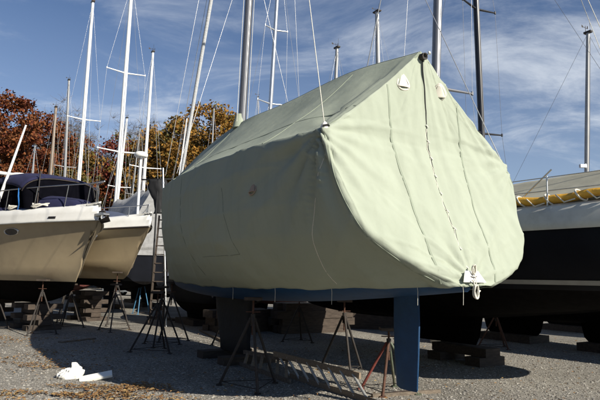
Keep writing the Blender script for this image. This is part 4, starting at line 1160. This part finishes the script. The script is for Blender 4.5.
# second white motor boat behind the cruiser's bow
tipB = at(151, 224, 17.3); LB = 7.0
OB = Vector((tipB.x, tipB.y, 0))-hd*LB
cbt = thing('white_powerboat', 'white powerboat between the cream cruiser bow and the ladder, raked shiny hull', 'motorboat', OB, yawA)
zsB = lambda r: 3.05+.15*r*r
halfB = motor(cbt, LB, 2.7, zsB, lambda r: 1.8+.3*max(0, (r-.5)/.5)**2, lambda r: 1.25+.4*max(0, (r-.5)/.5)**2.2, M['gel_tan'], M['antifoul_dark'], 1.5)
m = MB()
for sd in (-1, 1): m.tube([Vector((sd*(halfB(r)+.025), r*LB, zsB(r)-.01)) for r in rng(0, .995, 50)], .03, 8)
m.build('rub_rail', M['stand_dark'], cbt)
for sd in (-1, 1):
    m = MB(); m.tube([Vector((sd*max(0, halfB(r)-.14), r*LB-.03, zsB(r)+.22+.5)) for r in rng(.35, .98, 24)], .016, 8); m.build('bow_rail', M['steel'], cbt)
    for r in (.45, .6, .75, .88, .97):
        x = sd*max(0, halfB(r)-.14); m = MB(); m.tube([(x, r*LB-.05, zsB(r)+.2), (x, r*LB-.03, zsB(r)+.71)], .014, 8); m.build('stanchion', M['steel'], cbt)
rows = []
for i in range(19):
    u = i/18; y = LB*(.05+.72*u); ww = halfB(y/LB)-.05; hh = .35+1.05*math.sin(PI*(.15+.8*u))**.8
    hh *= .45; rows.append([(math.copysign(ww*(abs(j)/8), j), y, zsB(.5)+.30+hh*(1-(abs(j)/8)**1.4)+.05*nz(y*2, j*.6)) for j in range(-8, 9)])
m = MB(); m.grid(rows, 0, True); m.face(rows[0]); m.face(rows[-1]); m.build('tarp', M['tarp_navy'], cbt)
# radar on pole
rpole = at(139.5, 184, 19.6); m = MB(); Lp = (Matrix.Rotation(-yawA, 3, 'Z') @ (rpole-OB)); tp_ = Matrix.Rotation(-yawA, 3, 'Z') @ (at(141, 157, 19.6)-OB)
m.tube([Vector((Lp.x, Lp.y, 3.0)), tp_], .05, 10); m.build('radar_pole', M['mast_white'], cbt)
m = MB(); m.lathe(tp_, [(.22,0),(.25,.04),(.25,.11),(.18,.18),(.03,.20)], 20); m.build('radar_dome', M['white_plastic'], cbt)
stand_rel(OB, yawA, 1.0, 3.5, 1.75, M['stand_dark'], 'dark stand under the side of the white powerboat')
stand_rel(OB, yawA, .3, 5.6, 1.72, M['stand_dark'], 'dark stand under the bow of the white powerboat')
p = OB+hd*3.0; blocks(Vector((p.x, p.y, 0)), yawA, 7, 'timber crib under the keel of the white powerboat', (.9,.3,.15))
dr = MB(); rows = []
for i in range(15):
    v = i/14; c_ = at(158, 180+34*v, 20.6); wd_ = .30+.16*math.sin(v*5+.7)
    rows.append([c_+Vector(((u-.5)*wd_*1.6+.05*nz(v*6, u*3), -.10*math.sin(PI*u)-.05*nz(v*5, u*5, 3), 0)) for u in rng(0, 1, 10)])
dr.grid(rows, 0, True)
dr.tube([rows[0][0]+Vector((-.3,0,.0)), rows[0][10]+Vector((.3,0,.05))], .03, 6); dr.tube([rows[0][5], Vector((rows[0][5].x, rows[0][5].y, 0))], .035, 6)
o = dr.build('black_tarp', M['tarp_black']); q_ = o.modifiers.new('thickness', 'SOLIDIFY'); q_.thickness = .02
tag(o, 'black tarp hanging from a post beside the silver tarp, left of the covered bow', 'tarp')
# stand seen in front of the two bows
p = gnd(113, 331); boat_stand((p.x, p.y, 0), 1.35, .52, M['stand_dark'], 'dark stand in the shade between the cream cruiser and the green cover', 3, .4, G)
p = gnd(140, 314); boat_stand((p.x, p.y, 0), 2.0, .42, M['stand_blue'], 'tall pale blue stand in sunlight left of the boarding ladder', 3, .3, G)

# boarding steps / ladder by the bow of the covered boat
def ladder(name, label, a0, a1, widthv, rail_m, rung_m, n, rail_w=.03, rail_h=.07, rung=.032, flat=False):
    a0, a1, wv = Vector(a0), Vector(a1), Vector(widthv)
    t = thing(name, label, 'ladder', a0*.5+a1*.5-Vector((0,0,(a0.z+a1.z)/2)))
    o = t.location
    for k_ in (0, 1):
        m = MB(); m.beam(a0+wv*k_-o, a1+wv*k_-o, rail_w, rail_h); m.build('rail', rail_m, t)
    for i in range(n):
        u = (i+.5)/n; p_ = a0.lerp(a1, u)-o; m = MB()
        if flat: m.beam(p_, p_+wv, .16, .03)
        else: m.beam(p_, p_+wv, rung, rung)
        m.build('rung', rung_m, t)
    return t
b0 = at(151, 300, 18.6); b0.z = 0
ladder('boarding_ladder', 'tall dark wooden boarding ladder with a pale rail left of the covered bow', (b0.x-.02, b0.y, .03), (b0.x-.12, b0.y+.9  , 3.8), (.42,.12,0), M['timber_dark'], M['timber_dark'], 12, .05, .09, flat=True)
p0 = at(167.5, 303, 18.0); p0.z = .0; p1 = at(163, 168, 18.4)
m = MB(); m.tube([p0, p0.lerp(p1, .5), p1], .032, 8)
for u in rng(.06, .9, 9): q_ = p0.lerp(p1, u); m.tube([q_-Vector((0,0,.03)), q_+Vector((0,0,.03))], .042, 8)
o = m.build('wooden_pole', M['alu']); tag(o, 'slim pale pole standing upright beside the boarding ladder', 'pole')

# ------------------------------------------------------------------ ladder lying on the ground and planks
nr0, nr1 = gnd(286, 377), gnd(376, 406); nr0.z = nr1.z = .04
up_off = [(270,352.5),(358,376)]
u0 = at(274, 353.5, nr0.y+.1); u1 = at(360, 376, nr1.y+.45)
t = thing('ground_ladder', 'aluminium ladder lying on its edge on the gravel, left of the rudder stand', 'ladder', (nr0+nr1)*.5-Vector((0,0,.04)))
oo = t.location
m = MB(); m.beam(nr0-oo, nr1-oo, .03, .075); m.build('rail', M['ladder_wood'], t)
m = MB(); m.beam(u0-oo, u1-oo, .035, .085); m.build('rail', M['ladder_wood'], t)
for i in range(8):
    u = (i+.45)/8; m = MB(); m.tube([nr0.lerp(nr1, u)-oo, u0.lerp(u1, u)-oo], .021, 8); m.build('rung', M['ladder_alu'], t)
# second, older ladder in the shade
nr0, nr1 = gnd(240, 366), gnd(290, 384); nr0.z = nr1.z = .035
u0 = at(244, 352, nr0.y+.1); u1 = at(290, 360, nr1.y+.5)
t = thing('wooden_ladder', 'old dark ladder lying in the boat shadow, just left of the aluminium one', 'ladder', (nr0+nr1)*.5-Vector((0,0,.035)))
oo = t.location
for a_, b_ in ((nr0, nr1), (u0, u1)):
    m = MB(); m.beam(a_-oo, b_-oo, .035, .07); m.build('rail', M['timber'], t)
for i in range(6):
    u = (i+.6)/6; m = MB(); m.beam(nr0.lerp(nr1, u)-oo, u0.lerp(u1, u)-oo, .05, .03); m.build('rung', M['ladder_wood'], t)
def plank(a, b, w_, h_, lab, mat='timber', z=.0):
    a = Vector(a); b = Vector(b); m = MB(); c = (a+b)/2; a = a-c; b = b-c
    m.beam(a, b, w_, h_); o = m.build('plank', M[mat]); o.location = c+Vector((0,0,z+h_/2)); tag(o, lab, 'plank', 'loose planks on the gravel')
plank(gnd(203,331), gnd(262,360), .24, .06, 'long weathered plank lying in shade from the keel towards the ladders')
plank(gnd(60,343), gnd(94,339), .14, .03, 'short pale board lying in the cruiser shadow')
plank(gnd(372,397.5), gnd(440,393), .05, .05, 'thin timber batten lying at the feet of the rudder stand')
plank(gnd(150,318), gnd(235,327), .3, .08, 'wide dark timber on the gravel beneath the bow of the green cover', 'timber_dark')

# white bag and board on the gravel
p = gnd(68, 379)
m = MB()
rows = []
for i in range(33):
    v = i/32; row = []
    for j in range(60):
        a = 2*PI*j/60; th = v*PI*.5
        rx_ = .205*math.cos(th)**.6; rz_ = .17*math.sin(th)
        k_ = .95+.30*nz(math.cos(a)*1.8, math.sin(a)*1.8, v*2.2)+.16*nz(math.cos(a)*4, math.sin(a)*4, v*5)-.16*abs(nz(math.cos(a)*3, math.sin(a)*3, v*7+4))+.03*nz(math.cos(a)*11, math.sin(a)*11, v*12)
        row.append(Vector((math.cos(a)*rx_*k_, math.sin(a)*rx_*.7*k_, rz_*k_*(1+.25*math.cos(a)))))
    rows.append(row)
m.grid(rows, 0, True, closed=True); m.face(rows[-1]); bag = m.build('plastic_bag', M['white_plastic']); bag.location = p+Vector((0,.1,.0)); bag.rotation_euler.z = .3
tag(bag, 'crumpled white plastic bag on the sunlit gravel', 'bag')
a = gnd(79, 381); b = gnd(112, 379.5)
m = MB(); c = (a+b)/2; m.beam(a-c, b-c, .13, .035); 
bd = m.build('white_board', M['white_plastic']); bd.location = c+Vector((0,0,.05)); bd.rotation_euler = (0,0,0); bd.rotation_euler.x = .5
tag(bd, 'flat white board lying beside the white plastic bag', 'board')

# ------------------------------------------------------------------ far clutter seen under the hulls
def car(loc, yaw, lab, paint):
    t = thing('parked_car', lab, 'car', loc, yaw)
    prof = [(-2.2,.35),(-2.25,.75),(-2.1,.98),(-1.3,1.03),(-.7,1.42),(.7,1.46),(1.5,1.08),(2.15,.98),(2.25,.6),(2.2,.32)]
    m = MB()
    for sd in (-1, 1): m.face([(sd*.86, y, z) for y, z in (prof if sd > 0 else prof[::-1])])
    for (a, b) in zip(prof, prof[1:]+prof[:1]): m.face([(-.86,a[0],a[1]),(.86,a[0],a[1]),(.86,b[0],b[1]),(-.86,b[0],b[1])])
    m.build('body', paint, t)
    for sd in (-1, 1):
        m = MB(); m.face([(sd*.868,-1.15,1.05),(sd*.868,-.68,1.36),(sd*.868,.65,1.39),(sd*.868,1.25,1.08)]); m.build('window', M['car_glass'], t)
    m = MB(); m.face([(-.75,1.44,1.115),(.75,1.44,1.115),(.7,.76,1.44),(-.7,.76,1.44)]); m.build('windscreen', M['car_glass'], t)
    m = MB(); m.face([(-.75,-1.24,1.085),(.75,-1.24,1.085),(.7,-.76,1.40),(-.7,-.76,1.40)]); m.build('rear_window', M['car_glass'], t)
    for x in (-.84, .84):
        for y in (-1.4, 1.4):
            m = MB(); m.tube([(x-.1,y,.32),(x+.1,y,.32)], .32, 18); wo = m.build('wheel', M['black_rubber'], t)
            m = MB(); m.tube([(x-.105,y,.32),(x+.105,y,.32)], .18, 12); m.build('hub', M['alu'], wo)
    return t
p = at(132, 270, 46); car(Vector((p.x, 46, 0)), 1.2, 'silver car parked far off between the hulls at left', M['car_paint'])
# a small dinghy upside down and drums
def drum(p, lab, mat, h=.88):
    m = MB(); m.lathe((0,0,0), [(.28,0),(.29,.02),(.285,h*.33),(.30,h*.34),(.285,h*.36),(.285,h*.66),(.30,h*.67),(.285,h*.69),(.29,h-.02),(.28,h)], 20)
    o = m.build('oil_drum', mat); o.location = p; tag(o, lab, 'drum')
drum(gnd(441, 343), 'pale drum standing in shade behind the blue rudder', M['gel_grey'], .7)
def dinghy(p, yaw, lab):
    rows = []
    for i in range(17):
        u = i/16; y = (u-.5)*2.6; b = .62*(.85 if u < .1 else 1)*max(.03, 1-max(0, (u-.45)/.55)**2.2)
        rows.append([(b*math.cos(PI*j/12), y, .02+.46*(1-.3*u)*math.sin(PI*j/12)**.6) for j in range(13)])
    m = MB(); m.grid(rows, 0, True); m.face(rows[0]); o = m.build('upturned_dinghy', M['gel_white']); o.location = p; o.rotation_euler.z = yaw; tag(o, lab, 'dinghy')
def trailer(p, yaw, lab):
    t = thing('boat_trailer', lab, 'trailer', p, yaw)
    m = MB()
    for x in (-.7, .7): m.beam((x,-2.5,.55),(x,1.6,.55), .08, .12)
    m.beam((-.7,1.6,.55),(0,3.2,.5), .08,.1); m.beam((.7,1.6,.55),(0,3.2,.5), .08,.1)
    for y in (-2.4,-1,.4,1.5): m.beam((-.7,y,.5),(.7,y,.5), .08,.08)
    m.build('frame', M['gel_grey'], t)
    for x in (-.9,.9):
        m = MB(); m.tube([(x-.09,-1.2,.33),(x+.09,-1.2,.33)], .33, 18); m.build('wheel', M['black_rubber'], t)
    m = MB(); m.tube([(0,3.0,.5),(0,3.0,.03)], .03, 8); m.build('jockey_post', M['alu'], t)
p = gnd(312, 309); trailer(Vector((p.x, p.y+1, 0)), 1.35, 'empty pale boat trailer parked beyond the keel')

# ------------------------------------------------------------------ trees
def tree(name, label, loc, h, crown_r, leaf_m, bark_m, seed, nleaf=7000, leaf=.26, bare=False, trunk_r=.32, low=.28, group='trees behind the boatyard'):
    r = random.Random(seed)
    t = thing(name, label, 'tree', loc, r.random()*6, group)
    m = MB(); tips = []
    def branch(p, d, L, rad, depth):
        n = 4; pts = [p]; q = p; dd = d
        for i in range(n):
            dd = (dd+Vector((r.uniform(-.22,.22), r.uniform(-.22,.22), r.uniform(-.05,.18)))).normalized(); q = q+dd*L/n; pts.append(q)
        m.tube(pts, [rad*(1-.55*i/n) for i in range(n+1)], 5 if depth > 1 else 8, cap=False)
        if depth >= (5 if bare else 3): tips.append((q, L)); return
        k_ = r.choice((2,3,3)) if depth else 5
        for i in range(k_+1):
            u = .45+.55*i/k_ if depth else .40+.6*i/k_; s = pts[min(n, int(u*n))]
            a = r.random()*6.28; sp = r.uniform(.45, .95)
            nd = (dd*math.cos(sp)+Vector((math.cos(a), math.sin(a), r.uniform(-.1,.5))).normalized()*math.sin(sp)).normalized()
            branch(s, nd, L*r.uniform(.58,.78), rad*.5, depth+1)
        if depth: tips.append((q, L))
    m.tube([Vector((0,0,-.1)), Vector((0,0,.5))], [trunk_r*1.35, trunk_r*1.02], 10, cap=False)
    branch(Vector((0,0,.4)), Vector((0,0,1)), h*.42, trunk_r, 0)
    m.build('trunk', bark_m, t)
    if bare:
        # haze of fine twigs
        k = MB()
        for q, L in tips:
            for _ in range(9):
                d = Vector((r.uniform(-1,1), r.uniform(-1,1), r.uniform(-.1,1))).normalized(); e = q+d*r.uniform(.5, 1.3)
                f = e+Vector((r.uniform(-1,1), r.uniform(-1,1), r.uniform(0,1)))*.5
                k.tube([q, e, f], [.02,.014,.008], 3, cap=False, smooth=False)
        k.build('twigs', bark_m, t); return t
    # crown of clumps in an uneven envelope
    clumps = []
    for q, L in tips:
        if r.random() < .9: clumps.append((q, r.uniform(.6,1.25)))
    nC = 150; nleaf = int(nleaf*1.7)
    for _ in range(nC):
        a = r.random()*6.283; v = r.random(); z = h*(low+(1-low)*v)
        env = crown_r*math.sin(PI*min(.96, .14+.82*v))**.7*(1+.25*nz(math.cos(a)*1.7+seed, math.sin(a)*1.7, v*3))
        rr = env*math.sqrt(r.uniform(.35, 1)); clumps.append((Vector((math.cos(a)*rr, math.sin(a)*rr, z*(.96))), r.uniform(.7,1.5)))
    k = MB(); per = nleaf//len(clumps)
    for c, cr in clumps:
        if c.z < h*low*.7: continue
        for _ in range(per):
            d = Vector((r.gauss(0,1), r.gauss(0,1), r.gauss(0,.75))); d = d*(cr*.46)
            p_ = c+d; s = leaf*1.75*r.uniform(.5,1.2)
            n = Vector((r.gauss(0,1), r.gauss(0,1), r.gauss(0,1)+.5)).normalized(); x = n.orthogonal().normalized(); 
            x = Matrix.Rotation(r.random()*6.28, 3, n) @ x; y = n.cross(x)
            k.face([p_-x*s*.5, p_-y*s*.32, p_+x*s*.5, p_+y*s*.32])
    k.build('crown', leaf_m, t)
    return t
def tree_at(px, topy, Y, *a, **k):
    p = at(px, topy, Y); return tree(a[0], a[1], (p.x, Y, 0), p.z, *a[2:], **k)
T = 'maple_tree'
tree_at(8, 91, 66, 'oak_tree', 'tall rust red oak at the far left edge behind the boats', 8.0, M['leaf_rust'], M['bark'], 11, nleaf=15000)
tree_at(44, 112, 70, 'oak_tree', 'rust brown oak right of the tallest rust red oak', 6.2, M['leaf_rust'], M['bark'], 12, nleaf=14000)
tree_at(-25, 105, 72, 'oak_tree', 'rust red oak cut by the left edge of the photo', 6.5*1.25, M['leaf_rust'], M['bark'], 13, nleaf=9000)
tree_at(66, 140, 74, 'oak_tree', 'lower brown olive oak at the foot of the rust red oaks', 4.5*1.25, M['leaf_olive'], M['bark'], 14, nleaf=9000)
tree_at(208, 101, 68, T, 'tall golden orange tree rising above the bow of the green cover', 5.2*1.25, M['leaf_orange'], M['bark'], 21, nleaf=14000)
tree_at(228, 112, 74, T, 'golden brown tree just right of the tall golden orange one', 4.5*1.25, M['leaf_orange'], M['bark'], 22, nleaf=8000)
tree_at(182, 118, 74, T, 'olive gold tree just left of the tall golden orange one', 5.0*1.25, M['leaf_olive'], M['bark'], 23, nleaf=10000)
tree_at(160, 128, 80, T, 'gold and olive tree between the crimson and golden trees', 5.2*1.25, M['leaf_orange'], M['bark'], 24, nleaf=10000)
tree_at(120, 138, 78, T, 'crimson tree behind the white masts', 5.0*1.25, M['leaf_crimson'], M['bark'], 25, nleaf=8000)
tree_at(142, 146, 72, T, 'low dark red tree beside the radar dome', 4.0*1.25, M['leaf_crimson'], M['bark'], 26, nleaf=8000)
tree_at(92, 126, 86, 'bare_tree', 'leafless grey tree behind the tallest white masts', 4*1.25, M['leaf_rust'], M['bark_grey'], 31, bare=True, trunk_r=.26)
tree_at(82, 136, 84, 'bare_tree', 'leafless grey tree left of the crimson tree', 4*1.25, M['leaf_rust'], M['bark_grey'], 32, bare=True, trunk_r=.22)
tree_at(104, 134, 88, 'bare_tree', 'leafless tree between the tall and the thick white mast', 4*1.25, M['leaf_rust'], M['bark_grey'], 33, bare=True, trunk_r=.22)
tree_at(168, 140, 84, 'bare_tree', 'leafless grey tree in front of the golden trees', 4*1.25, M['leaf_rust'], M['bark_grey'], 34, bare=True, trunk_r=.22)
tree_at(72, 168, 66, 'shrub', 'brown bush at the yard edge left of the bare trees', 3.6*1.25, M['leaf_olive'], M['bark'], 41, nleaf=5000, low=.08)
tree_at(108, 172, 70, 'shrub', 'brown bush below the crimson tree', 4.2*1.25, M['leaf_rust'], M['bark'], 42, nleaf=6000, low=.08)
tree_at(150, 170, 70, 'shrub', 'olive bush behind the radar pole', 4.2*1.25, M['leaf_olive'], M['bark'], 43, nleaf=6000, low=.08)
# far wood closing the horizon
def wood(n, seed):
    r = random.Random(seed); k = MB()
    for i in range(n):
        x = r.uniform(-95, 120); y = r.uniform(84, 92)
        hmax = 10+3*nz(x*.06, 2)+2*nz(x*.3, 5)
        if x > 0: hmax -= 3.5
        z = r.random()**.8*hmax; s = r.uniform(.4,.9)
        nn = Vector((r.gauss(0,1), r.gauss(0,1)-.8, r.gauss(0,1)+.3)).normalized(); a = nn.orthogonal().normalized(); b = nn.cross(a); c = Vector((x, y, z))
        k.face([c-a*s*.5, c-b*s*.4, c+a*s*.5, c+b*s*.4])
    for i in range(26000):          # unseen belt added left of and behind the camera to cut fill light
        az = math.radians(r.uniform(-188, -52)); rad = r.uniform(27, 33); x = math.sin(az)*rad; y = math.cos(az)*rad
        hm = 13+2.5*nz(x*.15, y*.15, 2); z = r.random()**.9*hm; s = r.uniform(.7,1.4)
        nn = Vector((r.gauss(0,1)-x/20, r.gauss(0,1)-y/20, r.gauss(0,1))).normalized(); a = nn.orthogonal().normalized(); b = nn.cross(a); c = Vector((x, y, z))
        k.face([c-a*s*.5, c-b*s*.4, c+a*s*.5, c+b*s*.4])
    o = k.build('distant_wood_and_light_screen', M['leaf_olive']); tag(o, 'low brown far wood, with an unseen belt added at left to cut fill light', 'wood', kind='stuff')
wood(42000, 77)

sc.render.engine = 'CYCLES'
